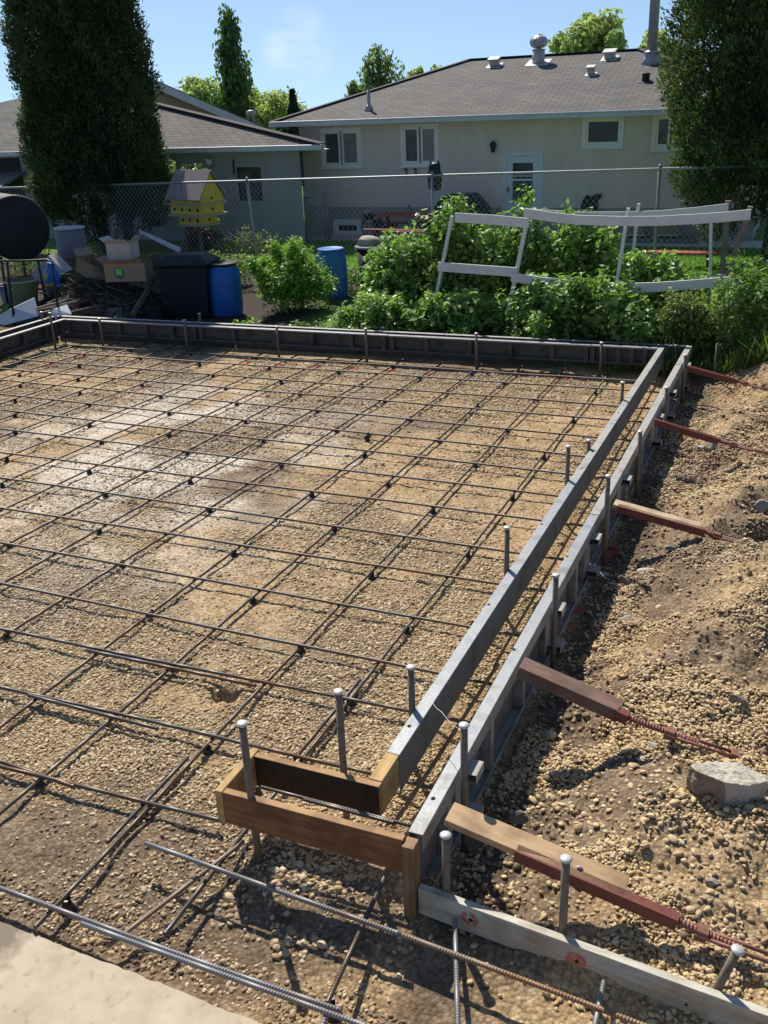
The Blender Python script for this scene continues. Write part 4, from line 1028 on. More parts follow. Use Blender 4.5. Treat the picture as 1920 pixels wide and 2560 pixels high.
for i, x in enumerate(xs):
    zt_ = zr_(x) - .01; s = 0
    pz = zt_ - np.arange(nz + 1) * DZ
    pxs = x + ((np.arange(nz + 1) + i) % 2) * DX
    pts = np.stack([pxs, np.full(nz + 1, YF - .03) + .004 * ((np.arange(nz + 1) % 2) * 2 - 1), pz], -1)
    pts = pts[pts[:, 2] > ZG]
    segs.append(np.stack([pts[:-1], pts[1:]], 1))
    # the second family starting half a diamond on, mirrored
    segs.append(np.array([[[x + DX / 2, YF - .03, zt_ + .028], [x, YF - .03, zt_]], [[x - .0, YF - .03, zt_], [x + DX / 2 * .3, YF - .032, zt_ + .03]]]))
    q = pts.copy(); q[:, 0] = 2 * x + DX - q[:, 0] - 0
    segs.append(np.stack([q[:-1], q[1:]], 1)) if False else None
S_ = np.concatenate([s for s in segs if s is not None])
a, b2 = S_[:, 0], S_[:, 1]
d = b2 - a; d /= np.linalg.norm(d, axis=1, keepdims=True); u = np.cross(d, [0, 1, 0]); u /= np.linalg.norm(u, axis=1, keepdims=True); w2 = np.array([0, 1., 0])[None]
ring = [u * RW, (-u * .5 + w2 * .87) * RW, (-u * .5 - w2 * .87) * RW]
V = np.stack([a + ring[0], a + ring[1], a + ring[2], b2 + ring[0], b2 + ring[1], b2 + ring[2]], 1).reshape(-1, 3)
i = np.arange(len(a))[:, None] * 6
F = np.concatenate([i + np.array(q) for q in ([0, 1, 4, 3], [1, 2, 5, 4], [2, 0, 3, 5])], 1).reshape(-1, 4)
npmesh('wire_mesh', V, F, 'wire', T, (-8, YF, ZG))

# ---------------------------------------------------------------- houses
def stucco(name, c1, c2):
    m = mat(name, c1, c2, .9, 0, 1.2, 8, bump=.3, bscale=60, lo=.3, hi=.75); t = m.node_tree; b = t.nodes['Principled BSDF']
    src = b.inputs['Base Color'].links[0].from_socket; co = N(t, 'ShaderNodeTexCoord'); mp = N(t, 'ShaderNodeMapping'); mp.inputs['Scale'].default_value = (3.2, 3.2, .35); L(t, co.outputs['Object'], mp.inputs[0])
    n = N(t, 'ShaderNodeTexNoise'); n.inputs['Scale'].default_value = 1.4; n.inputs['Detail'].default_value = 6; L(t, mp.outputs[0], n.inputs[0]); r = ramp(t, n.outputs[0], [(.30, (.92, .91, .90)), (.6, (1, 1, 1))])
    L(t, mixc(t, .9, src, r.outputs[0], 'MULTIPLY'), b.inputs['Base Color']); return m
MT['stucco_beige'] = stucco('beige_stucco', (.80, .68, .595), (.72, .61, .53))
MT['parging'] = stucco('grey_parging', (.42, .39, .35), (.34, .32, .29))
MT['stucco_grey'] = stucco('blue_grey_stucco', (.36, .385, .385), (.31, .335, .335))
MT['siding'] = mat('tan_siding', (.36, .29, .22), (.42, .34, .26), .8, 0, 3)
MT['trim_white'] = mat('white_window_trim', (.88, .86, .80), (.82, .80, .74), .5, 0, 8)
MT['door_white'] = mat('white_door_paint', (.72, .75, .78), (.66, .69, .72), .4, 0, 6)
MT['fascia'] = mat('grey_white_gutter', (.58, .60, .62), (.50, .52, .54), .45, .1, 3)
MT['soffit'] = mat('pale_soffit', (.55, .52, .46), (.48, .45, .40), .7, 0, 3)
MT['blind'] = mat('grey_blind', (.28, .28, .26), (.22, .22, .21), .8, 0, 3)
MT['metal_vent'] = mat('bright_galvanised_vent', (.50, .50, .49), (.42, .42, .41), .5, .3, 20)
MT['flue'] = mat('grey_flue_pipe', (.36, .37, .40), (.29, .30, .33), .5, .3, 8)
MT['rubber'] = mat('black_vent_pipe', (.03, .03, .03), (.045, .045, .045), .7, 0, 10)
m, t, b = nt('window_glass'); b.inputs['Base Color'].default_value = (.035, .042, .042, 1); b.inputs['Roughness'].default_value = .12; b.inputs['Specular IOR Level'].default_value = .35
n = N(t, 'ShaderNodeTexNoise'); n.inputs['Scale'].default_value = 1.5; co = N(t, 'ShaderNodeTexCoord'); L(t, co.outputs['Object'], n.inputs[0])
r = ramp(t, n.outputs[0], [(.4, (.06, .066, .066)), (.65, (.12, .13, .128))]); L(t, r.outputs[0], b.inputs['Base Color']); MT['glass'] = m
MT['glass_pale'] = mat('window_glass_with_blind', (.22, .235, .225), (.28, .29, .28), .12, 0, 1.5, spec=.35)
MT['glass_dark'] = mat('dark_window_glass', (.03, .034, .034), (.05, .055, .055), .1, 0, 1.5, spec=.3)
def shingle(name, c1, c2, c3):
    m, t, b = nt(name)
    uv = N(t, 'ShaderNodeUVMap'); uv.uv_map = 'UVMap'
    br = N(t, 'ShaderNodeTexBrick'); br.inputs['Scale'].default_value = 1; br.inputs['Brick Width'].default_value = .32; br.inputs['Row Height'].default_value = .145; br.inputs['Mortar Size'].default_value = .012
    br.inputs['Color1'].default_value = (*c1, 1); br.inputs['Color2'].default_value = (*c2, 1); br.inputs['Mortar'].default_value = (*c3, 1); br.offset = .5
    L(t, uv.outputs[0], br.inputs[0])
    n = N(t, 'ShaderNodeTexNoise'); n.inputs['Scale'].default_value = 1.3; n.inputs['Detail'].default_value = 8; L(t, uv.outputs[0], n.inputs[0])
    r = ramp(t, n.outputs[0], [(.3, (.80, .79, .78)), (.7, (1.15, 1.13, 1.1))])
    n2 = N(t, 'ShaderNodeTexNoise'); n2.inputs['Scale'].default_value = 90; L(t, uv.outputs[0], n2.inputs[0])
    r2 = ramp(t, n2.outputs[0], [(.35, (.75, .75, .75)), (.65, (1.2, 1.2, 1.2))])
    c = mixc(t, 1, br.outputs[0], r.outputs[0], 'MULTIPLY'); c = mixc(t, .6, c, r2.outputs[0], 'MULTIPLY')
    L(t, c, b.inputs['Base Color']); b.inputs['Roughness'].default_value = .9
    bp = N(t, 'ShaderNodeBump'); bp.inputs['Strength'].default_value = .6; bp.inputs['Distance'].default_value = .015; bp.invert = True
    L(t, br.outputs['Fac'], bp.inputs['Height']); L(t, bp.outputs[0], b.inputs['Normal'])
    MT[name] = m
shingle('shingle_brown', (.094, .089, .085), (.13, .123, .118), (.036, .034, .032))
shingle('shingle_grey', (.108, .102, .096), (.145, .137, .129), (.042, .039, .036))
def roofmesh(name, planes, m, parent, thick=.06):
    """planes: list of polygons (first two points along the eave); gets metric UVs"""
    V_ = []; F_ = []; UV_ = []
    for pl in planes:
        p = [Vector(q) for q in pl]; e = (p[1] - p[0]).normalized(); nn_ = e.cross(p[2] - p[0]).normalized(); vv = nn_.cross(e)
        o = len(V_); V_ += p; F_.append(list(range(o, o + len(p)))); UV_ += [((q - p[0]).dot(e), (q - p[0]).dot(vv)) for q in p]
    me = bpy.data.meshes.new(name); me.from_pydata([v - ORG[parent] for v in V_], [], F_)
    uv = me.uv_layers.new(name='UVMap')
    for li, l in enumerate(me.loops): uv.data[li].uv = UV_[l.vertex_index]
    me.materials.append(MT[m]); o = bpy.data.objects.new(name, me); COL.objects.link(o); o.parent = parent; ORG[o] = ORG[parent]
    s = o.modifiers.new('s', 'SOLIDIFY'); s.thickness = thick; s.offset = -1
    return o
def wall_holes(mb, x0, x1, z0, z1, Y, holes, depth=.12):
    xs = sorted({x0, x1, *[h[0] for h in holes], *[h[1] for h in holes]}); zs = sorted({z0, z1, *[h[2] for h in holes], *[h[3] for h in holes]})
    for i in range(len(xs) - 1):
        for j in range(len(zs) - 1):
            cx = (xs[i] + xs[i + 1]) / 2; cz = (zs[j] + zs[j + 1]) / 2
            if any(h[0] < cx < h[1] and h[2] < cz < h[3] for h in holes): continue
            mb.quad((xs[i], Y, zs[j]), (xs[i + 1], Y, zs[j]), (xs[i + 1], Y, zs[j + 1]), (xs[i], Y, zs[j + 1]))
    for h in holes:
        a, b_, c, d_ = h
        mb.quad((a, Y, c), (a, Y, d_), (a, Y + depth, d_), (a, Y + depth, c)); mb.quad((b_, Y, d_), (b_, Y, c), (b_, Y + depth, c), (b_, Y + depth, d_))
        mb.quad((a, Y, d_), (b_, Y, d_), (b_, Y + depth, d_), (a, Y + depth, d_)); mb.quad((b_, Y, c), (a, Y, c), (a, Y + depth, c), (b_, Y + depth, c))
def frame_bars(mb, x0, x1, z0, z1, y0, y1, w_):
    mb.bx(x0, x1, y0, y1, z1 - w_, z1); mb.bx(x0, x1, y0, y1, z0, z0 + w_)
    mb.bx(x0, x0 + w_, y0, y1, z0 + w_, z1 - w_); mb.bx(x1 - w_, x1, y0, y1, z0 + w_, z1 - w_)
def window(par, x0, x1, z0, z1, Y, kind, label=None):
    mb = MB(); frame_bars(mb, x0 - .03, x1 + .03, z0 - .03, z1 + .03, Y - .03, Y + .08, .085)
    mb.bx(x0 - .05, x1 + .05, Y - .06, Y - .031, z0 - .05, z0 - .012)
    w_ = mb.build('window', 'trim_white', par, bevel=.006)
    if label: w_['label'] = label
    xm = x0 + (x1 - x0) * .5
    gl = [(x0 + .055, x1 - .055)] if kind == 1 else [(x0 + .055, xm - .02), (xm + .02, x1 - .055)]
    for q, (a, b_) in enumerate(gl):
        mb = MB(); frame_bars(mb, a, b_, z0 + .055, z1 - .055, Y - .012 + .012 * q, Y + .05, .055); mb.build('sash', 'trim_white', w_, org=ORG[par], bevel=.004)
        mb = MB(); mb.bx(a + .05, b_ - .05, Y + .035, Y + .045, z0 + .105, z1 - .105); mb.build('pane', 'glass_dark' if kind == 1 else ('glass_pale' if q == 1 else 'glass'), w_, org=ORG[par])
    return w_
YH = 24.6
def hx(x, y): return atY(x, y, YH)
HL, HR = atY(752, 400, YH).x, -1.35
EY, EZ = 24.1, 3.06
# windows measured on the wall plane
W = [(hx(802, 324), hx(903, 417), 2, 'white slider window with two panes nearest the garage'), (hx(1003, 313), hx(1096, 413), 2, 'white slider window with a flower bracket below it'), (hx(1461, 293), hx(1555, 366), 1, 'white single-pane window right of the door'), (hx(1637, 286), hx(1720, 372), 2, 'white window half hidden by the cedar'), (hx(836, 552), hx(902, 588), 1, 'low basement window in the parging')]
holes = [(a.x, b_.x, b_.z, a.z) for a, b_, k, l in W]
da, db = hx(1266, 390), hx(1346, 560); DZ0 = .42
holes_all = holes + [(da.x, db.x, DZ0, da.z)]
T = thing('bungalow', 'beige stucco bungalow with a dark hip roof and white back door', 'house', ((HL + HR) / 2, 29, ZG))
HT = T
mb = MB(); wall_holes(mb, HL, HR, .88, EZ - .02, YH, [h for h in holes_all if h[2] > .6] + [(da.x, db.x, .88, da.z)])
mb.quad((HL, YH, .88), (HL, 33.4, .88), (HL, 33.4, EZ), (HL, YH, EZ)); mb.quad((HR, YH, .88), (HR, 33.4, .88), (HR, 33.4, EZ), (HR, YH, EZ)); mb.quad((HL, 33.4, .88), (HR, 33.4, .88), (HR, 33.4, EZ), (HL, 33.4, EZ))
mb.build('wall', 'stucco_beige', T)
mb = MB(); wall_holes(mb, HL + .01, HR - .01, ZG - .1, .88, YH + .012, [holes[4], (da.x, db.x, DZ0, .88)])
mb.quad((HL + .01, YH + .012, 0), (HL + .01, 33.4, 0), (HL + .01, 33.4, .88), (HL + .01, YH + .012, .88)); mb.quad((HR - .01, YH, 0), (HR - .01, 33.4, 0), (HR - .01, 33.4, .88), (HR - .01, YH, .88))
mb.build('foundation', 'parging', T)
for (a, b_, k, l) in W: window(T, a.x, b_.x, b_.z, a.z, YH, k, l)
# dark rooms behind the panes
mb = MB(); mb.bx(HL + .15, HR - .15, YH + .6, YH + .62, .2, EZ); mb.build('inner_wall', 'blind', T)
# door
mb = MB(); frame_bars(mb, da.x - .09, db.x + .09, DZ0 - .04, da.z + .09, YH - .03, YH + .1, .10); dr = mb.build('door', 'door_white', T, bevel=.006); dr['label'] = 'white storm door with a tall glass pane'
mb = MB(); frame_bars(mb, da.x + .012, db.x - .012, DZ0 + .07, da.z - .012, YH - .012, YH + .03, .155); mb.bx(da.x + .16, db.x - .16, YH - .010, YH + .03, DZ0 + .2, .98); mb.build('slab', 'door_white', dr, org=ORG[T], bevel=.006)
mb = MB(); mb.bx(da.x + .165, db.x - .165, YH + .012, YH + .02, .98, da.z - .16); mb.build('pane', 'glass', dr, org=ORG[T])
mb = MB(); mb.bx(da.x + .165, db.x - .165, YH - .006, YH + .006, 1.52, 1.56); mb.bx(da.x + .165, db.x - .165, YH - .006, YH + .006, 1.62, 1.64); mb.build('pane_bar', 'trim_white', dr, org=ORG[T])
mb = MB(); mb.tube([(da.x + .07, YH - .07, 1.25), (da.x + .07, YH - .07, 1.40)], .012, 8); mb.bx(da.x + .05, da.x + .09, YH - .06, YH - .012, 1.3, 1.34); mb.build('handle', 'rubber', dr, org=ORG[T])
mb = MB(); mb.bx(da.x - .25, db.x + .25, YH - .9, YH - .035, ZG, DZ0 - .06); mb.build('step', 'parging', T, bevel=.01)
# roof
R0, R1 = Vector((-9.66, 29, 4.45)), Vector((-4.91, 29, 4.47)); EL_, ER_ = HL - .52, HR + .5; EB = 33.9
roof = roofmesh('roof', [[(EL_, EY, EZ), (ER_, EY, EZ), R1, R0], [(ER_, EB, EZ), (EL_, EB, EZ), R0, R1], [(ER_, EY, EZ), (ER_, EB, EZ), R1], [(EL_, EB, EZ), (EL_, EY, EZ), R0]], 'shingle_brown', T)
mb = MB()
for a_, b_ in ((Vector((EL_, EY, EZ)), R0), (R0, R1), (R1, Vector((ER_, EY, EZ)))): mb.beam(a_ + Vector((0, 0, .012)), b_ + Vector((0, 0, .012)), .26, .03)
mb.build('ridge_cap', 'shingle_brown', roof, org=ORG[T])
mb = MB(); mb.bx(EL_ - .02, ER_ + .02, EY - .10, EY - .004, EZ - .125, EZ - .005); mb.bx(EL_ - .02, ER_ + .02, EY - .115, EY - .098, EZ - .03, EZ + .008); mb.build('gutter', 'fascia', T, bevel=.01)
mb = MB(); mb.bx(EL_ - .1, EL_ - .004, EY, EB, EZ - .125, EZ - .005); mb.build('gutter', 'fascia', T, bevel=.01)
mb = MB(); mb.bx(EL_, ER_, EY, YH + .0, EZ - .13, EZ - .11); mb.bx(EL_, HL, YH, EB, EZ - .13, EZ - .11); mb.build('soffit', 'soffit', T)
rs = (4.45 - EZ) / (29 - EY)
def onroof(x, y):
    w_ = ray(x, y); # intersect with the front roof plane z = EZ + rs (Y - EY)
    tt = (EZ - rs * EY - CAMH) / (w_[2] - rs * w_[1]); return Vector((w_[0] * tt, w_[1] * tt, CAMH + w_[2] * tt))
ang = math.atan(rs)
RM = Matrix.Rotation(ang, 3, 'X')
for (x, y, s, lab) in ((1237, 165, .30, 1), (1525, 147, .32, 1), (1478, 187, .21, 1)):
    p = onroof(x, y); mb = MB(); mb.box(p + RM @ Vector((0, 0, .012)), (s * 1.35, s * 1.5, .02), rot=RM); mb.box(p + RM @ Vector((0, 0, .10)), (s * .8, s * .8, .14), rot=RM); mb.box(p + RM @ Vector((0, 0, .19)), (s * 1.05, s * 1.1, .05), rot=RM); mb.build('roof_vent', 'metal_vent', roof, org=ORG[T], bevel=.01)
p = onroof(1346, 158); mb = MB(); mb.box(p + RM @ Vector((0, 0, .012)), (.62, .6, .02), rot=RM); mb.lathe([(.17, -.05), (.165, .32)], p, 18); mb.lathe([(.17, .32), (.19, .34), (.06, .36)], p, 18)
for k in range(18):
    a_ = 2 * pi * k / 18; pr_ = []
    for j in range(7):
        ph = -1.15 + 2.3 * j / 6; rr_ = .215 * math.cos(ph) + .02; aa = a_ + .35 * (j / 6 - .5); pr_.append(p + Vector((math.cos(aa) * rr_, math.sin(aa) * rr_, .52 + .17 * math.sin(ph))))
    for j in range(6):
        q0, q1 = pr_[j], pr_[j + 1]; o0 = Vector((-(q0 - p).y, (q0 - p).x, 0)).normalized() * .07 * math.cos(-1.15 + 2.3 * j / 6); o1 = Vector((-(q1 - p).y, (q1 - p).x, 0)).normalized() * .07 * math.cos(-1.15 + 2.3 * (j + 1) / 6)
        mb.quad(q0, q1, q1 + o1, q0 + o0)
mb.lathe([(.03, .36), (.15, .42), (.18, .52), (.15, .62), (.05, .68)], p, 16); mb.lathe([(.10, .67), (.09, .70), (.01, .71)], p, 12); mb.build('turbine_vent', 'metal_vent', roof, org=ORG[T])
p = onroof(1628, 158); mb = MB(); mb.lathe([(.30, -.12), (.20, .12), (.145, .26), (.135, .30)], p, 20); mb.lathe([(.19, .22), (.21, .25), (.14, .29)], p, 20); mb.lathe([(.125, .2), (.125, 1.55), (.13, 1.56), (.13, 1.62), (.125, 1.63), (.125, 2.1)], p, 20); mb.build('chimney_flue', 'flue', roof, org=ORG[T])
p = onroof(1614, 204); mb = MB(); mb.box(p + RM @ Vector((0, 0, .01)), (.3, .34, .02), rot=RM); mb.lathe([(.10, -.05), (.085, .14), (.11, .15), (.10, .19)], p, 12); mb.build('roof_vent', 'rubber', roof, org=ORG[T])
p = onroof(923, 275); mb = MB(); mb.lathe([(.14, -.04), (.07, .1), (.05, .12)], p, 14); mb.tube([p, p + Vector((0, 0, .48))], .042, 10); mb.build('vent_pipe', 'flue', roof, org=ORG[T])
p = hx(1236, 365); mb = MB(); mb.lathe([(.02, .12), (.075, .07), (.08, .03), (.085, -.0)], p + Vector((0, -.12, 0)), 12); mb.lathe([(.055, 0), (.05, -.13), (.01, -.15)], p + Vector((0, -.12, 0)), 12); mb.bx(p.x - .04, p.x + .04, p.y - .1, p.y, p.z - .03, p.z + .06); mb.build('wall_lamp', 'rubber', T)
p = hx(924, 540); mb = MB(); mb.bx(p.x - .11, p.x + .11, p.y - .14, p.y - .005, p.z - .14, p.z + .16); mb.tube([(p.x, p.y - .06, p.z - .14), (p.x, p.y - .06, ZG)], .025, 8); mb.build('electric_meter', 'fascia', T, bevel=.01)
q0, q1 = hx(1017, 421), hx(1040, 440); mb = MB()
for xx in (1017, 1040):
    q = hx(xx, 430); mb.bx(q.x - .02, q.x + .02, q.y - .16, q.y - .005, q.z + .06, q.z + .09); mb.bx(q.x - .02, q.x + .02, q.y - .03, q.y - .005, q.z - .12, q.z + .06)
mb.build('bracket', 'rust', T)

# garage with a low hip roof
GY, GE_Y, GE_Z = 23.0, 22.6, 2.55
GXR = atY(757, 500, GY).x; GXL = -31
T = thing('garage', 'low blue-grey stucco garage with a grey shingle hip roof', 'garage', (-16, GY + 3, ZG))
ga, gb_ = atY(592, 416, GY), atY(664, 506, GY)
mb = MB(); wall_holes(mb, GXL, GXR, ZG - .1, GE_Z - .02, GY, [(ga.x, gb_.x, gb_.z, ga.z)])
mb.quad((GXR, GY, 0), (GXR - 4, 29, 0), (GXR - 4, 29, GE_Z), (GXR, GY, GE_Z)); mb.build('wall', 'stucco_grey', T)
mb = MB(); frame_bars(mb, ga.x - .1, gb_.x + .04, gb_.z - .06, ga.z + .08, GY - .02, GY + .08, .10); wf = mb.build('window', 'stucco_grey', T, bevel=.004); wf['label'] = 'bare framed garage window with a dark opening'
mb = MB(); mb.bx(ga.x - .02, gb_.x, GY + .06, GY + .07, gb_.z, ga.z); mb.build('pane', 'glass', wf, org=ORG[T])
mb = MB(); mb.bx(ga.x - .09, ga.x - .05, GY - .05, GY - .022, ga.z - .2, ga.z + .17); mb.build('latch_bar', 'rubber', wf, org=ORG[T])
q0, q1 = atY(-90, 398, GY), atY(66, 500, GY); mb = MB(); mb.bx(q0.x, q1.x, GY - .03, GY - .004, ZG, q0.z); o = mb.build('carport_shade_panel', 'opening_shade', T); mb = MB(); mb.slab([Vector((q0.x - 1, GY - 1.3, 1.55)), Vector((q1.x + .2, GY - 1.3, 1.62)), Vector((q1.x + .2, GY - .035, 2.0)), Vector((q0.x - 1, GY - .035, 1.93))], .06, (0, -.4, 1)); mb.build('lean_to_roof', 'shingle_plain', T)  # dark panel painted as the shade inside the carport opening, under a lean-to roof
AP = atY(188, 217, 26.0); GER = -11.3
AP1 = Vector((AP.x + .3, 26, AP.z)); AP0 = Vector((AP.x - .3, 26, AP.z))
rf = roofmesh('roof', [[(GXL - .5, GE_Y, GE_Z), (GER, GE_Y, GE_Z), AP1, AP0], [(GER, GE_Y, GE_Z), (GER - 4.6, 29.4, GE_Z), AP1], [(GER - 4.6, 29.4, GE_Z), (GXL - .5, 29.4, GE_Z), AP0, AP1], [(GXL - .5, 29.4, GE_Z), (GXL - .5, GE_Y, GE_Z), AP0]], 'shingle_grey', T)
mb = MB(); mb.beam(Vector((GER, GE_Y, GE_Z + .012)), AP1 + Vector((0, 0, .012)), .26, .03); mb.build('ridge_cap', 'shingle_grey', rf, org=ORG[T])
mb = MB(); mb.bx(GXL, GER + .02, GE_Y - .09, GE_Y - .003, GE_Z - .13, GE_Z - .004); mb.beam((GER + .03, GE_Y - .002, GE_Z - .067), (GER - 4.6, 29.4, GE_Z - .067), .05, .124); mb.build('gutter', 'fascia', T, bevel=.01)
mb = MB(); mb.bx(GXL, GER, GE_Y, GY, GE_Z - .14, GE_Z - .12); mb.add([(GXR, GY, GE_Z - .13), (GER, GY, GE_Z - .13), (GER - 4.3, 29, GE_Z - .13), (GXR - 4, 29, GE_Z - .13)], [(0, 1, 2, 3)]); mb.build('soffit', 'soffit', T)
mb = MB(); q = GXR + .06; mb.tube([(q, GY - .04, GE_Z - .12), (q, GY - .04, 1.55)], .035, 8); mb.build('downspout', 'rubber', T)
p = atY(530, 404, GY); mb = MB(); Rx = Matrix.Rotation(pi / 2 - .5, 3, 'X'); mb.lathe([(.12, .0), (.10, .05), (.03, .09), (.02, .2)], p + Vector((0, -.15, 0)), 14, rot=Rx); mb.build('wall_lamp', 'fascia', T)

# gabled house farther back
dG = Vector((-.55, .83, 0)).normalized(); eG = Vector((dG.y, -dG.x, 0)); oG = atY(500, 260, 31.5)
def onG(x, y):
    w_ = Vector(ray(x, y)); tt = (oG - Vector((0, 0, CAMH))).dot(dG) / w_.dot(dG); return Vector((0, 0, CAMH)) + w_ * tt
g1, g2 = onG(382, 202), onG(698, 338); s1, s2 = g1.dot(eG), g2.dot(eG); sl_ = (g1.z - g2.z) / (s2 - s1); hw = 5.6
apx = s2 - hw; apz = g2.z + hw * sl_; dd0 = oG.dot(dG)
def GP(s, z, dp=0): return eG * s + dG * (dd0 + dp) + Vector((0, 0, z))
T = thing('gabled_house', 'tan gabled house with a white rake board behind the garage', 'house', (*GP(apx, 0, 5)[:2], ZG))
mb = MB(); mb.add([GP(apx - hw + .5, 0, .4), GP(s2 - .5, 0, .4), GP(s2 - .5, g2.z + .15, .4), GP(apx, apz - .12, .4), GP(apx - hw + .5, g2.z + .15, .4)], [(0, 1, 2, 3, 4)]); mb.quad(GP(s2 - .5, 0, .4), GP(s2 - .5, 0, 10), GP(s2 - .5, g2.z + .1, 10), GP(s2 - .5, g2.z + .1, .4)); mb.build('wall', 'siding', T)
roofmesh('roof', [[GP(s2, g2.z, 10), GP(s2, g2.z, 0), GP(apx, apz, 0), GP(apx, apz, 10)], [GP(apx - hw, g2.z, 0), GP(apx - hw, g2.z, 10), GP(apx, apz, 10), GP(apx, apz, 0)]], 'shingle_grey', T)
mb = MB(); mb.beam(GP(apx, apz - .10, -.03), GP(s2, g2.z - .10, -.03), .05, .24); mb.beam(GP(apx, apz - .10, -.03), GP(apx - hw, g2.z - .10, -.03), .05, .24); mb.build('rake_board', 'fascia', T)
p = atY(628, 293, 33); T2 = MB(); T2.lathe([(.12, -1.2), (.12, .05), (.17, .06), (.17, .2), (.05, .24)], p, 12); T2.build('chimney_flue', 'flue', T)
# path and lawn
q = MB().bx(-14, 3, 23.45, YH - .02, ZG - .05, ZG + .02).build('path', 'apron'); MT['path'] = mat('pale_concrete_path', (.55, .52, .46), (.48, .45, .4), .85, 0, 3); q.data.materials[0] = MT['path']; tag(q, 'pale concrete path along the house wall', kind='structure', cat='path')
n = 26000; X = rng.uniform(-12, 1.2, n); Y = rng.uniform(19.3, 23.4, n); Z = gz(X, Y)
C = np.stack([X, Y, Z + .02], -1)
o = leaves('lawn_grass', C, rng.normal(size=(n, 3)) * np.array([1, 1, .3]) + np.array([0, -.6, .5]), rng.uniform(.05, .11, n), .22, 'grass_blade', droop=np.tile([0, 0, 1.], (n, 1)))
tag(o, 'short bright green lawn grass between the fence and the house', 'grass', kind='stuff')
# ================================================================== yard objects
MT['blue_plastic'] = mat('blue_barrel_plastic', (.012, .10, .36), (.016, .125, .42), .38, 0, 3, c3=(.01, .085, .30))
MT['blue_faded'] = mat('faded_blue_barrel_plastic', (.025, .14, .40), (.035, .17, .44), .45, 0, 3, c3=(.02, .115, .35))
MT['bin_dark'] = mat('dark_bin_plastic', (.009, .0095, .012), (.015, .016, .02), .65, 0, 6)
MT['card'] = mat('cardboard', (.36, .26, .175), (.31, .22, .145), .85, 0, 4)
MT['card_white'] = mat('pale_box_card', (.52, .47, .42), (.46, .41, .36), .8, 0, 4)
MT['yellow'] = mat('yellow_birdhouse_paint', (.80, .60, .04), (.72, .53, .035), .6, 0, 6, c3=(.62, .45, .035))
MT['bh_ledge'] = mat('weathered_ledge', (.46, .41, .27), (.38, .34, .22), .7, 0, 8)
MT['bh_roof'] = mat('weathered_birdhouse_roof', (.24, .20, .19), (.31, .27, .26), .85, 0, 10, stretch=(1, 12, 12))
MT['olive'] = mat('olive_tub_plastic', (.22, .235, .12), (.19, .205, .10), .5, 0, 3)
MT['olive_rim'] = mat('pale_tub_rim', (.45, .46, .34), (.40, .41, .30), .4, 0, 3)
MT['sheet_white'] = mat('white_sheet_material', (.55, .57, .60), (.47, .49, .52), .6, 0, 3)
MT['red_wood'] = mat('red_painted_wood', (.36, .06, .045), (.30, .05, .04), .6, 0, 8, c3=(.24, .05, .04))
MT['black_cover'] = mat('black_vinyl_cover', (.016, .016, .019), (.028, .028, .032), .5, 0, 5, bump=.6, bscale=6)
MT['black_metal'] = mat('black_metal', (.02, .02, .022), rough=.5)
MT['bag_blue'] = mat('blue_sack', (.02, .16, .52), (.03, .2, .58), .4, 0, 5, bump=.8, bscale=9)
MT['bag_yellow'] = mat('yellow_sack_print', (.75, .60, .06), rough=.4); MT['bag_red'] = mat('red_sack_print', (.6, .13, .05), rough=.4); MT['bag_white'] = mat('white_sack_print', (.8, .8, .8), rough=.4)
MT['label_green'] = mat('bright_green_label', (.25, .75, .09), rough=.6); MT['print_blue'] = mat('grey_blue_box_print', (.16, .19, .25), rough=.8)
MT['block'] = mat('grey_block', (.16, .155, .15), (.21, .2, .19), .9, 0, 10, bump=.5, bscale=40)
MT['drum_grey'] = mat('grey_drum', (.20, .21, .25), (.17, .18, .215), .6, 0, 4)
MT['pot_white'] = mat('white_pot', (.7, .7, .7), rough=.5)
MT['stick'] = mat('pale_stick', (.55, .46, .33), (.45, .36, .25), .7, 0, 8)
MT['deadwood'] = mat('dark_deadwood', (.10, .085, .07), (.16, .14, .12), .9, 0, 8)
ZY = .10
WEEDS = []

# barrels
def barrel(label, c, m, lid):
    T = thing('blue_barrel', label, 'barrel', c, 'blue plastic barrels')
    r = .292
    pr = [(r * .90, 0), (r * .93, .02), (r * .95, .05), (r * .985, .20), (r, .38), (r * 1.0, .52), (r * .985, .66), (r * .93, .78), (r * .82, .855), (r * .80, .875)]
    MB().lathe(pr, c, 36).build('body', m, T)
    if lid:
        MB().lathe([(r * .82, .855), (r * .86, .86), (r * .86, .90), (r * .80, .905), (r * .78, .885)], c, 36).build('rim', 'bin_dark', T)
    else:
        MB().lathe([(r * .79, .865), (r * .84, .87), (r * .84, .90), (r * .81, .905), (r * .78, .90)], c, 36).build('rim', m, T)
        d = Vector((-.18, -1, 0)).normalized(); a = Vector(c) + d * (r * .90) + Vector((-.10, .0, .72)); sd = Vector((d.y * -1, d.x, 0))
        mb = MB(); mb.lathe([(.012, 0), (.085, .0), (.088, .012), (.07, .03)], a + d * -.012, 16, rot=(d.to_track_quat('Z', 'Y').to_matrix())); mb.build('hand_grip', m, T)
    return T
p = gp(569, 787, ZY); barrel('deep blue barrel with a black rim standing in shade by the dark bin', (p.x, p.y, ZY), 'blue_plastic', True)
p = gp(833, 744, ZY); barrel('lighter blue barrel standing between the leafy shrub and the raspberries', (p.x, p.y, ZY), 'blue_faded', False)
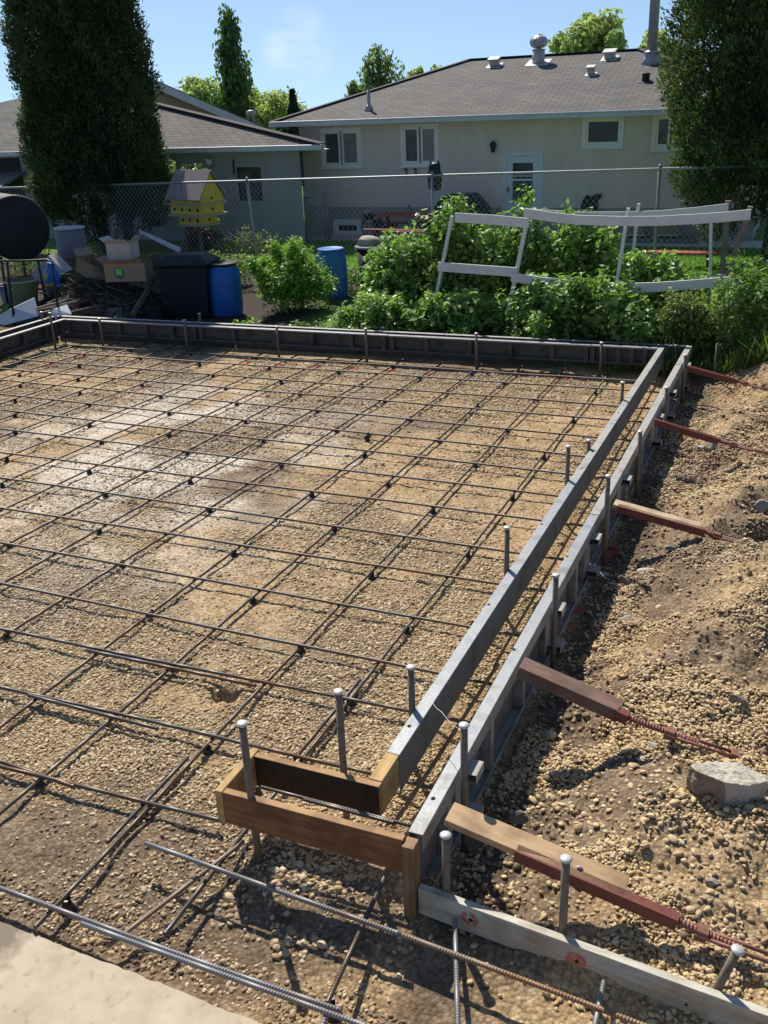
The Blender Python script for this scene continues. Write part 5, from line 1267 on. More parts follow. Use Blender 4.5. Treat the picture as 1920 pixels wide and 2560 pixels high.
# dark compost bin
p = gp(455, 797, ZY); T = thing('compost_bin', 'big dark compost bin with a slanted lid beside the blue barrel', 'bin', (p.x, p.y, ZY))
def taper(mb, c, w0, d0, w1, d1, z0, z1, rz=0):
    R = Matrix.Rotation(rz, 3, 'Z'); q = []
    for w_, d_, z in ((w0, d0, z0), (w1, d1, z1)):
        for sx, sy in ((-1, -1), (1, -1), (1, 1), (-1, 1)): q.append(R @ Vector((sx * w_ / 2, sy * d_ / 2, 0)) + Vector((c.x, c.y, c.z + z)))
    mb.hexa(q)
cb = Vector((p.x, p.y + .35, ZY))
mb = MB(); taper(mb, cb, .80, .66, .90, .74, 0, .88, .25); mb.build('body', 'bin_dark', T, bevel=.03)
mb = MB(); taper(mb, cb, .95, .80, .96, .81, .885, .94, .25); taper(mb, cb, .94, .78, .62, .40, .9405, 1.06, .25); mb.build('lid', 'bin_dark', T, bevel=.02)
# boxes on the brush heap
def openbox(label, c, w_, d_, h, rz, m, tilt=None, flaps=True, deco=None):
    T = thing('cardboard_box', label, 'box', c, 'boxes left in the shady corner')
    R = Matrix.Rotation(rz, 3, 'Z')
    if tilt is not None: R = Matrix.Rotation(rz, 3, 'Z') @ tilt
    mb = MB()
    def bb(x, y, z, a, b_, cc): mb.box(R @ Vector((x, y, z)) + Vector(c), (a, b_, cc), rot=R)
    t_ = .008
    bb(0, 0, t_ / 2, w_, d_, t_); bb(-w_ / 2 + t_ / 2, 0, h / 2 + t_, t_, d_, h); bb(w_ / 2 - t_ / 2, 0, h / 2 + t_, t_, d_, h); bb(0, -d_ / 2 + t_ / 2, h / 2 + t_, w_ - 2 * t_, t_, h); bb(0, d_ / 2 - t_ / 2, h / 2 + t_, w_ - 2 * t_, t_, h)
    mb.build('body', m, T)
    if flaps:
        for sx, a in ((-1, .9), (1, .7)):
            mb = MB(); R2 = R @ Matrix.Rotation(sx * a, 3, 'Y'); mb.box(R @ Vector((sx * (w_ / 2), 0, h + .01)) + R2 @ Vector((sx * .0, 0, .07)) + Vector(c), (.006, d_, .15), rot=R2); mb.build('flap', m, T)
        mb = MB(); R2 = R @ Matrix.Rotation(.9, 3, 'X'); mb.box(R @ Vector((0, -d_ / 2, h + .01)) + R2 @ Vector((0, 0, .06)) + Vector(c), (w_ * .95, .006, .12), rot=R2); mb.build('flap', m, T)
    if deco:
        for nm, mm, x, z, a, b_, rr in deco:
            mb = MB()
            if rr: mb.lathe([(0.001, -.0012), (a, -.0012), (a, .0012), (.001, .0012)], R @ Vector((x, -d_ / 2 - .0012 - .002 * (1 - 0), z)) + Vector(c), 20, rot=R @ Matrix.Rotation(pi / 2, 3, 'X'))
            else: mb.box(R @ Vector((x, -d_ / 2 - .006, z)) + Vector(c), (a, .002, b_), rot=R)
            mb.build(nm, mm, T)
    return T
p = atY(330, 700, 14.1); openbox('brown cardboard box with a bright green label, on the brush heap', (p.x - .08, 14.15, p.z), .72, .46, .30, .35, 'card', deco=[('print', 'print_blue', -.10, .15, .095, 0, 1), ('label', 'label_green', -.10, .17, .10, .11, 0), ('print', 'print_blue', .20, .20, .05, .02, 0), ('print', 'print_blue', .20, .15, .05, .02, 0)])
p = atY(310, 645, 14.2); openbox('smaller pale box with torn flaps on top of the brown box', (p.x, 14.2, p.z + .0), .44, .36, .26, .2, 'card_white')
p = atY(145, 668, 15.4); openbox('tilted white box with a sunlit edge behind the olive tub', (p.x, 15.4, p.z - .25), .55, .4, .42, .3, 'card_white', tilt=Matrix.Rotation(-.7, 3, 'Y'), flaps=False)
p = atY(240, 672, 15.0); openbox('tilted brown carton lying between the white box and the trunk', (p.x, 15.0, p.z - .16), .75, .4, .28, -.2, 'card', tilt=Matrix.Rotation(.35, 3, 'Y'), flaps=True)
# olive tub
p = gp(65, 772, ZY); T = thing('olive_tub', 'olive green plastic tub with a pale rim behind the left form', 'tub', (p.x, p.y, ZY))
MB().lathe([(.225, 0), (.235, .02), (.275, .50), (.283, .52), (.268, .515), (.225, .03)], p, 32, cap=False).build('body', 'olive', T)
MB().lathe([(.272, .512), (.30, .512), (.302, .535), (.27, .54)], p, 32, cap=False).build('rim', 'olive_rim', T)
mb = MB(); mb.bx(p.x - .06, p.x + .06, p.y - .285, p.y - .262, p.z + .40, p.z + .425); mb.build('handle', 'olive_rim', T)
# sack
p = gp(130, 758, ZY); T = thing('printed_sack', 'blue sack with yellow and red printing beside the olive tub', 'sack', (p.x, p.y, ZY))
mb = MB(); mb.lathe([(.10, 0), (.17, .03), (.19, .2), (.19, .42), (.15, .60), (.07, .70), (.10, .76)], p + Vector((0, .05, 0)), 20, rot=Matrix.Rotation(.12, 3, 'Y') @ Matrix.Diagonal((1, .55, 1))); mb.build('body', 'bag_blue', T)
for nm, mm, dx, z, a, b_, rt in (('print', 'bag_yellow', -.07, .52, .13, .07, .6), ('print', 'bag_yellow', .0, .36, .24, .06, .15), ('print', 'bag_red', -.01, .29, .22, .05, .15), ('print', 'bag_white', -.03, .20, .08, .10, .5)):
    mb = MB(); mb.box(p + Vector((dx + z * .12, -.068, z)), (a, .006, b_), rot=Matrix.Rotation(-rt, 3, 'Y')); mb.build(nm, mm, T)
# tumbler drum on a frame
p = atY(45, 570, 14.4); T = thing('compost_tumbler', 'big black drum lying on its side at the left edge', 'drum', (p.x, 14.4, ZY))
axd = Vector((-.86, .50, 0)).normalized(); Rl = axd.to_track_quat('Z', 'Y').to_matrix(); c0 = Vector((p.x + .05, 14.35, p.z))
MB().lathe([(.02, -.02), (.53, -.02), (.565, 0), (.59, .03), (.59, .12), (.57, .13), (.57, .17), (.58, .18), (.58, .95), (.53, .97), (.02, .97)], c0, 40, rot=Rl).build('drum', 'bin_dark', T)
mb = MB()
for q in (Vector((.42, -.1, 0)), Vector((-.35, .35, 0)), Vector((-.25, -.30, 0)), Vector((-.95, .15, 0))): mb.tube([c0 + q + Vector((0, 0, -.47)), c0 + q * 1.1 + Vector((0, 0, -p.z + ZY))], .022, 8)
mb.build('stand', 'black_metal', T)
# pipe rack in front of it
T = thing('pipe_rack', 'bent black pipe frame standing in front of the olive tub', 'frame', (*gp(60, 800, ZY)[:2], ZY))
def Q(x, y, Y): return atY(x, y, Y)
mb = MB(); mb.tube([Q(-30, 652, 13.0), Q(60, 652, 13.0), Q(118, 649, 13.0), Q(130, 655, 13.0), Q(134, 690, 13.0), Q(140, 735, 13.0), Q(148, 790, 13.0)], .018, 8); mb.tube([Q(-20, 666, 13.0), Q(130, 667, 13.0)], .007, 6); mb.tube([Q(18, 652, 13.0), Q(22, 700, 12.95), Q(38, 820, 12.9)], .02, 8); mb.build('rail', 'black_metal', T)
def sheet(label, pts, Y0, t_=.02, m='sheet_white', name='white_sheet', cat='sheet'):
    P_ = [atY(x, y, Y) for x, y, Y in pts]; n_ = (P_[1] - P_[0]).cross(P_[2] - P_[0]).normalized()
    o = MB().slab(P_, t_, n_).build(name, m, bevel=.004); return tag(o, label, cat)
sheet('large white sheet propped up at the left edge behind the form', [(-25, 800, 12.9), (33, 768, 13.0), (86, 743, 13.1), (98, 788, 12.9), (10, 812, 12.85)], 0)
sheet('smaller grey-white sheet leaning near the far left corner', [(128, 782, 12.8), (136, 772, 12.85), (168, 762, 12.95), (180, 786, 12.8), (130, 803, 12.75)], 0)
for k, (a_, b_, lab) in enumerate((((88, 771), (165, 750), 'upper thin stick'), ((90, 776), (185, 754), 'middle thin stick'), ((95, 783), (126, 777), 'short lower stick'))):
    o = MB().tube([atY(*a_, 12.95), atY(*b_, 13.15)], .014, 6).build('wooden_stick', 'stick'); tag(o, lab + ' of pale wood lying by the white sheets', 'stick', 'pale sticks by the white sheets')
p = gp(286, 800, ZY); o = MB().box((p.x, p.y + .1, ZY + .10), (.30, .20, .20), .15).build('concrete_block', 'block', bevel=.008); tag(o, 'grey concrete block standing behind the far left corner', 'block')
p = atY(176, 590, 17.2); T = thing('grey_drum', 'pale grey drum with a sunlit lid behind the fence wires on the left', 'drum', (p.x, 17.2, ZY))
MB().lathe([(.26, 0), (.30, .02), (.32, .6), (.31, 1.05), (.29, 1.08)], (p.x, 17.2, ZY), 28).build('body', 'drum_grey', T); MB().lathe([(.30, 1.081), (.325, 1.081), (.325, 1.12), (.05, 1.14)], (p.x, 17.2, ZY), 28).build('lid', 'sheet_white', T)
# brush heap: sticks piled under the boxes
T = thing('brush_heap', 'dark heap of dead branches and rubbish under the cardboard boxes', 'brush heap', (*gp(300, 790, ZY)[:2], ZY))
mb = MB(); hc = gp(300, 770, ZY)
for k in range(240):
    a_ = random.uniform(0, pi); x = hc.x + random.gauss(0, .55); y = 14.2 + random.gauss(0, .28); z = ZY + abs(random.gauss(0, .22)); l = random.uniform(.25, .7)
    d_ = Vector((math.cos(a_) * l, math.sin(a_) * l * .6, random.uniform(-.25, .3)))
    mb.tube([Vector((x, y, z)) - d_ / 2, Vector((x, y, z)) + Vector((0, 0, random.uniform(-.04, .04))), Vector((x, y, z)) + d_ / 2], [random.uniform(.008, .022), .012, .006], 5)
mb.build('branches', 'deadwood', T)
mb = MB(); V_ = []; F_ = []
for j in range(9):
    for i in range(25):
        u, v = i / 24 * 2 - 1, j / 8 * 2 - 1; h = max(0, 1 - u * u) * max(0, 1 - v * v); V_.append((hc.x + u * 1.35, 14.25 + v * .5, ZY - .02 + .50 * h ** .6 * (.8 + .4 * float(vn(u * 5 + 3, v * 5, 7)))))
for j in range(8):
    for i in range(24): F_.append((j * 25 + i, j * 25 + i + 1, (j + 1) * 25 + i + 1, (j + 1) * 25 + i))
mb.add(V_, F_, 0, True); mb.build('compost', 'deadwood', T)
nq = 5200; u_, v_ = rng.uniform(-1, 1, nq), rng.uniform(-1, 1, nq); hq = np.clip(1 - u_ ** 2, 0, 1) * np.clip(1 - v_ ** 2, 0, 1)
Cq = np.stack([hc.x + u_ * 1.35, 14.25 + v_ * .5, ZY + .50 * hq ** .6 * (.8 + .4 * vn(u_ * 5 + 3, v_ * 5, 7)) + rng.uniform(-.01, .05, nq)], -1)
o = leaves('litter', Cq, rng.normal(size=(nq, 3)) + np.array([0, 0, .6]), rng.uniform(.03, .12, nq), .4, 'litter_leaf', T, ORG[T]); o['kind'] = 'stuff'
sheet('long pale plank leaning behind the dark bin', [(350, 575, 17.2), (455, 620, 16.6), (450, 632, 16.6), (352, 583, 17.2)], 0, .03, 'sheet_white', 'leaning_plank', 'plank')
CLG = 'odds and ends in the shady corner'
def pot(label, x, y, Y, r, h, m, tilt=0):
    c = atY(x, y, Y); c = Vector((c.x, Y, ZY + .0)); R = Matrix.Rotation(tilt, 3, 'X') @ Matrix.Rotation(tilt * .6, 3, 'Y'); T = thing('plant_pot', label, 'pot', c, CLG)
    MB().lathe([(r * .7, 0), (r, h), (r * .93, h), (r * .65, .03)], c + Vector((0, 0, r * .6 if tilt else 0)), 20, rot=R, cap=False).build('body', m, T); MB().lathe([(r * .98, h * .9), (r * 1.1, h * .9), (r * 1.1, h * 1.01), (r * .95, h * 1.01)], c + Vector((0, 0, r * .6 if tilt else 0)), 20, rot=R, cap=False).build('rim', m, T)
MT['pot_brown'] = mat('dull_brown_pot', (.12, .06, .04), (.09, .05, .035), .7, 0, 5)
pot('dull brown pot lying tipped over beside the brush heap', 215, 770, 13.9, .17, .30, 'pot_brown', 1.3); pot('black nursery pot standing left of the brush heap', 190, 745, 14.3, .16, .28, 'bin_dark'); pot('black nursery pot standing right of the brush heap, against the dark bin', 388, 775, 13.75, .15, .26, 'bin_dark'); pot('brown pot in the shade behind the tilted boxes', 255, 700, 15.7, .2, .34, 'pot_brown')
pot('grey bucket standing behind the tilted carton', 225, 650, 16.3, .18, .34, 'drum_grey'); pot('black nursery pot in front of the brown carton', 235, 745, 14.0, .15, .26, 'bin_dark'); pot('dull brown pot standing by the sack', 165, 735, 14.5, .16, .28, 'pot_brown'); pot('small black pot under the big black drum', 60, 660, 14.9, .2, .34, 'bin_dark'); pot('grey bucket under the big black drum', 10, 665, 14.6, .2, .36, 'drum_grey')
def crate(label, x, y, Y, s, rz, z0=0.):
    c = atY(x, y, Y); T = thing('slatted_crate', label, 'crate', (c.x, Y, ZY + z0), CLG); R = Matrix.Rotation(rz, 3, 'Z'); mb = MB(); w_, d_, h = s
    for k in range(3):
        zz = ZY + z0 + .05 + k * (h - .06) / 2
        for sy in (-1, 1): mb.box(Vector((c.x, Y, zz)) + R @ Vector((0, sy * d_ / 2, 0)), (w_, .014, .07), rot=R)
        for sx in (-1, 1): mb.box(Vector((c.x, Y, zz)) + R @ Vector((sx * (w_ / 2 - .008), 0, 0)), (.014, d_ - .03, .07), rot=R)
    for sx in (-1, 1):
        for sy in (-1, 1): mb.box(Vector((c.x, Y, ZY + z0 + h / 2)) + R @ Vector((sx * (w_ / 2 - .03), sy * (d_ / 2 - .03), 0)), (.035, .035, h), rot=R)
    mb.build('slats', 'wood_grey', T)
crate('grey slatted crate in the shade left of the brush heap', 165, 778, 13.6, (.5, .36, .30), .3); crate('grey slatted crate behind the dark bin', 430, 660, 16.2, (.6, .4, .4), -.2)
for k, (x0, y0, Y0, x1, y1, Y1, w_, lab) in enumerate(((150, 700, 15.5, 300, 735, 14.6, .14, 'dark plank fallen across the rubbish below the tilted carton'), (330, 790, 13.4, 385, 700, 14.3, .10, 'dark plank leaning against the dark bin'), (120, 800, 13.2, 250, 770, 13.5, .12, 'dark board lying behind the left form corner'), (300, 690, 15.6, 400, 640, 16.4, .16, 'grey board leaning behind the cardboard boxes'), (250, 812, 13.0, 350, 815, 13.1, .09, 'short dark board behind the back row stakes'), (60, 640, 16.4, 190, 655, 16.4, .2, 'dark board standing behind the tilted white box'))):
    a_, b_ = atY(x0, y0, Y0), atY(x1, y1, Y1); a_.z = max(a_.z, ZY + .05); b_.z = max(b_.z, ZY + .05); o = MB().beam(a_, b_, .03, w_, (0, -.4, 1)).build('old_board', 'deadwood', bevel=.004); tag(o, lab, 'board', CLG)
for k, (x, y, Y, rw, h, lab) in enumerate(((215, 690, 16.2, .8, .55, 'shaded weeds behind the tilted carton'), (480, 700, 16.5, .8, .5, 'shaded weeds behind the dark bin and barrel'), (600, 690, 17.2, .8, .55, 'weeds in front of the leaning fence post'), (720, 660, 18.3, 1.0, .45, 'low dark weeds along the fence behind the leafy shrub'), (80, 640, 17.5, .9, .6, 'shaded weeds behind the big black drum'), (880, 690, 17.0, .9, .5, 'dark weeds behind the lighter blue barrel'))):
    c_ = atY(x, y, Y); WEEDS.append((lab, c_.x, Y, rw, h, k))
# martin house on a pole behind the fence
BY = 20.2
a_, b_ = atY(447, 500, BY), atY(556, 500, BY)
T = thing('bird_house', 'yellow three-storey bird house with a grey roof on a pole', 'bird house', (*atY(498, 600, BY)[:2], ZG))
RZ = -.19; Rb = Matrix.Rotation(RZ, 3, 'Z'); bc = atY(491, 500, BY)
def bz(y): return atY(491, y, BY).z
def bbx(mb, w_, d_, z0, z1, ox=0, oy=0): mb.box(bc.xy.to_3d() + Rb @ Vector((ox, oy, 0)) + Vector((0, 0, (z0 + z1) / 2)), (w_, d_, z1 - z0), rot=Rb)
W0, D0 = .98, .74
tiers = [(W0 * .72, D0 * .74, 537, 558), (W0, D0, 509, 532), (W0, D0, 483, 505)]
for k, (w_, d_, y0, y1) in enumerate(tiers):
    mb = MB(); bbx(mb, w_, d_, bz(y1), bz(y0)); s_ = mb.build('storey', 'yellow', T)
    mb = MB(); bbx(mb, w_ * 1.14, d_ * 1.18, bz(y1) - .035, bz(y1) - .003); mb.build('floor_board', 'bh_ledge', T)
    nh = (3, 4, 2)[k]; mb = MB()
    for q in range(nh):
        hx_ = (q + .5) / nh * w_ - w_ / 2; hz = (bz(y0) + bz(y1)) / 2
        cpos = bc.xy.to_3d() + Rb @ Vector((hx_, -d_ / 2 + .004, 0)) + Vector((0, 0, hz)); mb.lathe([(.001, -.012), (.038, -.012), (.038, .012), (.001, .01)], cpos, 12, rot=Rb @ Matrix.Rotation(pi / 2, 3, 'X'))
    cpos = bc.xy.to_3d() + Rb @ Vector((w_ / 2 - .004, 0, 0)) + Vector((0, 0, (bz(y0) + bz(y1)) / 2)); mb.lathe([(.001, -.012), (.032, -.012), (.032, .012), (.001, .01)], cpos, 12, rot=Rb @ Matrix.Rotation(pi / 2, 3, 'Y'))
    mb.build('hole', 'hole', s_, org=ORG[T])
zr0, zr1 = bz(490), bz(426)
def RP(x, y, z): return bc.xy.to_3d() + Rb @ Vector((x, y, 0)) + Vector((0, 0, z))
mb = MB(); g0 = W0 / 2 - .002
mb.add([RP(g0, -D0 / 2, zr0), RP(g0, D0 / 2, zr0), RP(g0, 0, zr1 - .03), RP(g0 - .03, -D0 / 2, zr0), RP(g0 - .03, D0 / 2, zr0), RP(g0 - .03, 0, zr1 - .03)], [(0, 1, 2), (5, 4, 3), (0, 3, 4, 1), (1, 4, 5, 2), (2, 5, 3, 0)])
mb.build('gable', 'yellow', T); mb = MB()
mb.add([RP(-g0, -D0 / 2, zr0), RP(-g0, D0 / 2, zr0), RP(-g0, 0, zr1 - .03), RP(-g0 + .03, -D0 / 2, zr0), RP(-g0 + .03, D0 / 2, zr0), RP(-g0 + .03, 0, zr1 - .03)], [(2, 1, 0), (3, 4, 5), (0, 3, 4, 1), (1, 4, 5, 2), (2, 5, 3, 0)]); mb.build('gable', 'yellow', T)
mb = MB()
for sg in (-1, 1):
    P_ = [RP(-W0 / 2 - .07, 0, zr1), RP(W0 / 2 + .07, 0, zr1), RP(W0 / 2 + .07, sg * (D0 / 2 + .09), zr0 - .06), RP(-W0 / 2 - .07, sg * (D0 / 2 + .09), zr0 - .06)]
    mb.slab(P_, .025, (P_[1] - P_[0]).cross(P_[2] - P_[0]) * (-1 if sg < 0 else 1) * -1)
mb.build('roof', 'bh_roof', T)
mb = MB(); mb.tube([(bc.x, bc.y, ZG - .1), (bc.x, bc.y, bz(560))], .045, 10); mb.build('pole', 'deadwood', T)
p = atY(390, 540, 22.93); T = thing('bird_feeder', 'small dark lantern-shaped feeder on the garage wall', 'feeder', p); mb = MB(); mb.add([(p.x - .14, p.y - .2, p.z), (p.x + .14, p.y - .2, p.z), (p.x + .14, p.y, p.z), (p.x - .14, p.y, p.z), (p.x - .07, p.y - .12, p.z + .14), (p.x + .07, p.y - .12, p.z + .14), (p.x + .07, p.y - .02, p.z + .14), (p.x - .07, p.y - .02, p.z + .14)], [(3, 2, 1, 0), (4, 5, 6, 7), (0, 1, 5, 4), (1, 2, 6, 5), (2, 3, 7, 6), (3, 0, 4, 7)]); mb.build('cap', 'black_metal', T); mb = MB(); mb.bx(p.x - .05, p.x + .05, p.y - .14, p.y - .02, p.z - .06, p.z - .002); mb.bx(p.x - .11, p.x + .13, p.y - .19, p.y - .01, p.z - .26, p.z - .08); mb.build('tray', 'black_metal', T)

# white trellis frame among the raspberries (two rows of rails)
F1, F2 = 13.75, 14.9
T = thing('trellis_frame', 'tall white-painted trellis frame of sagging boards around the raspberries', 'trellis', (*gp(1480, 800, ZY)[:2], ZY))
def rail(pts, Y, h, name='rail', m='white_frame', t_=.032):
    P_ = [atY(x, y, Y) for x, y in pts]
    mb = MB()
    for k in range(len(P_) - 1):
        a_, b_ = P_[k], P_[k + 1]; mb.hexa([Vector(q) for q in ((a_.x, a_.y - t_ / 2, a_.z - h), (b_.x, b_.y - t_ / 2, b_.z - h), (b_.x, b_.y + t_ / 2, b_.z - h), (a_.x, a_.y + t_ / 2, a_.z - h), (a_.x, a_.y - t_ / 2, a_.z), (b_.x, b_.y - t_ / 2, b_.z), (b_.x, b_.y + t_ / 2, b_.z), (a_.x, a_.y + t_ / 2, a_.z))])
    return mb.build(name, m, T)
def post(pts, Y, w_=.04, d_=.06, m='white_frame', base=True, label=None):
    P_ = [atY(x, y, Y) for x, y in pts]
    if base:
        q = P_[-1] + (P_[-1] - P_[0]).normalized() * 3; s = (P_[-1].z - (ZY - .05)) / max(P_[0].z - P_[-1].z, .01)
        if s > 0: P_.append(P_[-1] + (P_[-1] - P_[0]) * s)
    mb = MB()
    for k in range(len(P_) - 1): mb.beam(P_[k], P_[k + 1], w_, d_, (0, 1, 0))
    o = mb.build('post', m, T)
    if label: o['label'] = label
    return o
def off(pts, dy): return pts
post([(1130, 540), (1090, 745)], F1 + .06); post([(1322, 531), (1256, 850)], F1 + .06, .05); post([(1571, 520), (1535, 754)], F1 + .05)
post([(1876, 516), (1820, 690)], F1 + .06, .065, .09, 'wood_grey', label='weathered brown wooden post'); 
post([(1597, 509), (1580, 655)], F2 + .06); post([(1778, 540), (1775, 690)], F2 + .06); post([(1820, 502), (1808, 655)], F2 + .07, .075, .09, 'wood_grey', label='weathered grey wooden post'); post([(1338, 530), (1316, 640)], F2 + .06)
rail([(1138, 532), (1230, 537), (1322, 546)], F1, .13); rail([(1095, 655), (1190, 662), (1292, 669)], F1, .13)
rail([(1310, 520), (1380, 531), (1450, 538), (1566, 541), (1650, 540), (1740, 535), (1810, 530), (1878, 523)], F1 - .035, .125); rail([(1278, 681), (1349, 692), (1440, 702), (1566, 708), (1640, 706), (1740, 699), (1828, 691)], F1 - .035, .125)
rail([(1325, 522), (1450, 530), (1566, 529), (1650, 526), (1740, 518), (1822, 508)], F2, .12); rail([(1640, 705), (1687, 697), (1760, 690), (1818, 684)], F2, .10)
q = atY(1833, 702, 13.6); r_ = atY(1885, 740, 13.3); mb = MB(); mb.beam(q, r_, .02, .12, (0, 0, 1)); o = mb.build('broken_rail', 'white_frame', T)

# garden things beyond the fence
def bench(label, c, Ln, h, rz, slats=4, name='garden_bench'):
    T = thing(name, label, 'bench', c); R = Matrix.Rotation(rz, 3, 'Z')
    mb = MB()
    for k in range(slats): mb.box(Vector(c) + R @ Vector((0, (k - (slats - 1) / 2) * .085, h)), (Ln, .075, .035), rot=R)
    mb.build('seat', 'red_wood', T, bevel=.004)
    for sx in (-1, 1):
        mb = MB(); x = sx * (Ln / 2 - .15)
        for sy in (-1, 1): mb.beam(Vector(c) + R @ Vector((x - .02, sy * .13, h - .02)), Vector(c) + R @ Vector((x + sx * .02, sy * .15, 0)), .05, .05)
        mb.bx(0, 0, 0, 0, 0, 0) if False else mb.box(Vector(c) + R @ Vector((x, 0, h - .05)), (.05, .32, .05), rot=R); mb.build('leg', 'black_metal', T)
    return T
p = atY(1702, 672, 20.6); bench('low red slatted bench on the lawn by the right-hand cedar', (p.x, 20.6, ZG), 1.35, max(.3, atY(1702, 662, 20.6).z - ZG), 0)
p = atY(1010, 600, 23.0); T = thing('picnic_table', 'dark red picnic table with attached benches against the house wall', 'picnic table', (p.x, 23.05, ZG))
mb = MB()
for k in range(6): mb.box((p.x, 23.05 + (k - 2.5) * .125, ZG + .72), (1.55, .115, .035))
mb.build('tabletop', 'red_wood', T)
for sy in (-1, 1):
    mb = MB()
    for k in range(2): mb.box((p.x, 23.05 + sy * (.62 + k * .12), ZG + .44), (1.55, .11, .035))
    mb.build('bench_seat', 'red_wood', T)
for sx in (-1, 1):
    mb = MB(); x = p.x + sx * .55
    for sy in (-1, 1): mb.beam((x, 23.05 + sy * .2, ZG + .70), (x, 23.05 + sy * .55, ZG), .04, .09)
    mb.box((x + .045, 23.05, ZG + .40), (.04, 1.5, .09)); mb.build('leg', 'red_wood', T)
p = atY(912, 600, 22.9); bench('small red bench standing beside the picnic table', (p.x + 1.35, 22.3, ZG), .95, .42, .05)
# covered barbecue
p = atY(1152, 560, 23.5); T = thing('covered_barbecue', 'barbecue under a black cover against the house wall', 'barbecue', (p.x, 23.5, ZG))
def hh(x, y): return atY(x, y, 23.4)
pl_ = [hh(1086, 600), hh(1084, 525), hh(1098, 505), hh(1118, 486), hh(1182, 484), hh(1200, 505), hh(1214, 522), hh(1214, 600)]
mb = MB(); mb.slab([Vector((q.x, 23.2, max(q.z, ZG))) for q in pl_], .62, (0, -1, 0)); mb.build('cover', 'black_cover', T, bevel=.04)
mb = MB(); mb.bx(hh(1090, 500).x, hh(1212, 500).x, 23.19, 23.86, hh(1100, 524).z - .02, hh(1100, 524).z + .015); mb.build('cover_seam', 'black_cover', T, bevel=.006)
# door-side decoration, boxes, pots
p = atY(1476, 505, YH - .03); mb = MB(); rr2 = random.Random(3)
P2 = [(-.24, -.16), (-.2, .02), (-.10, .17), (.02, .13), (.12, .18), (.27, .20), (.25, .10), (.17, .02), (.20, -.16), (.08, -.2), (-.1, -.2)]
mb.slab([Vector((p.x + x, YH - .07, p.z + y)) for x, y in P2], .05, (0, -1, 0)); o = mb.build('wall_ornament', 'black_cover', bevel=.012); tag(o, 'black cut-out animal ornament hanging on the beige wall', 'ornament')
p = atY(1080, 420, YF - .03); T = thing('owl_decoy', 'black eared owl decoy fixed on the middle fence post', 'decoy', (p.x, YF, p.z - .3))
pz0, pz1 = atY(1080, 478, YF).z, atY(1080, 402, YF).z; hgt = pz1 - pz0
MB().lathe([(.06, 0), (.13, .03), (.155, hgt * .3), (.15, hgt * .55), (.125, hgt * .68), (.13, hgt * .78), (.12, hgt * .88), (.05, hgt * .93)], (p.x, YF + .12, pz0), 18, rot=Matrix.Diagonal((1, .6, 1))).build('body', 'black_cover', T)
for sx in (-1, 1):
    mb = MB(); mb.lathe([(.035, 0), (.002, .09)], (p.x + sx * .085, YF + .12, pz0 + hgt * .88), 8); mb.build('ear', 'black_cover', T)
p = atY(1030, 535, 23.6); T = thing('planter', 'white pot with a dark cane standing by the barbecue', 'planter', (p.x, 23.6, ZG)); zt_ = p.z + .02
MB().lathe([(.11, 0), (.13, zt_ - ZG - .32), (.09, zt_ - ZG - .3), (.13, zt_ - ZG), (.11, zt_ - ZG)], (p.x, 23.6, ZG), 16).build('pot', 'pot_white', T); mb = MB(); mb.tube([(p.x, 23.6, zt_ - .05), (p.x - .08, 23.6, zt_ + .22)], .02, 6); mb.build('stem', 'deadwood', T)
for lab, xa, xb, ya, yb_ in (('tan carton on the wall ledge left of the green fence post', 1570, 1610, 546, 585), ('tan carton on the wall ledge right of the green fence post', 1650, 1692, 546, 585)):
    a_, b_ = atY(xa, ya, 23.9), atY(xb, yb_, 23.9); T = thing('storage_carton', lab, 'box', ((a_.x + b_.x) / 2, 24.05, b_.z), 'cartons by the house wall')
    mb = MB(); mb.bx(a_.x, b_.x, 23.9, 24.25, b_.z, a_.z); mb.build('body', 'card', T, bevel=.01); mb = MB(); mb.bx(a_.x - .03, b_.x + .03, 23.87, 24.28, b_.z - .05, b_.z - .003); mb.build('pallet', 'stick', T)
mb = MB(); a_, b_ = atY(1560, 588, 23.9), atY(1740, 600, 23.9)
mb.bx(a_.x, b_.x, 23.85, 24.4, ZG, a_.z - .06); o = mb.build('low_ledge', 'block', bevel=.01); tag(o, 'low grey block ledge along the house under the tan cartons', 'ledge')
# low gate between the garage and the house
T = thing('wire_gate', 'narrow chain-link gate between the garage and the bungalow', 'gate', (*atY(790, 600, 23.2)[:2], ZG))
ga_, gb2 = atY(760, 496, 23.2), atY(813, 490, 23.2); mb = MB()
mb.tube([(ga_.x, 23.2, ga_.z), (gb2.x, 23.2, gb2.z)], .025, 8); mb.tube([(gb2.x, 23.2, gb2.z + .12), (gb2.x + .06, 23.2, ZG)], .03, 8); mb.tube([(gb2.x - .08, 23.2, gb2.z - .02), (gb2.x - .03, 23.2, ZG)], .02, 8); mb.tube([(ga_.x, 23.2, ga_.z), (ga_.x, 23.2, ZG)], .025, 8); mb.build('frame', 'post_green', T)
mb = MB(); n_ = 8
for k in range(n_ + 14):
    x0 = ga_.x + (k - 14) / n_ * (gb2.x - ga_.x)
    for sg in (1,):
        za = ZG + .05; zb_ = gb2.z; L_ = (zb_ - za); xa, xb = x0, x0 + L_ * .75; xl, xh = ga_.x, gb2.x
        t0 = max(0, (xl - xa) / (xb - xa)); t1 = min(1, (xh - xa) / (xb - xa))
        if t1 > t0:
            mb.tube([(xa + (xb - xa) * t0, 23.19, za + L_ * t0), (xa + (xb - xa) * t1, 23.19, za + L_ * t1)], .004, 4); mb.tube([(xl + xh - (xa + (xb - xa) * t0), 23.205, za + L_ * t0), (xl + xh - (xa + (xb - xa) * t1), 23.205, za + L_ * t1)], .004, 4)
mb.build('wire_panel', 'wire', T)
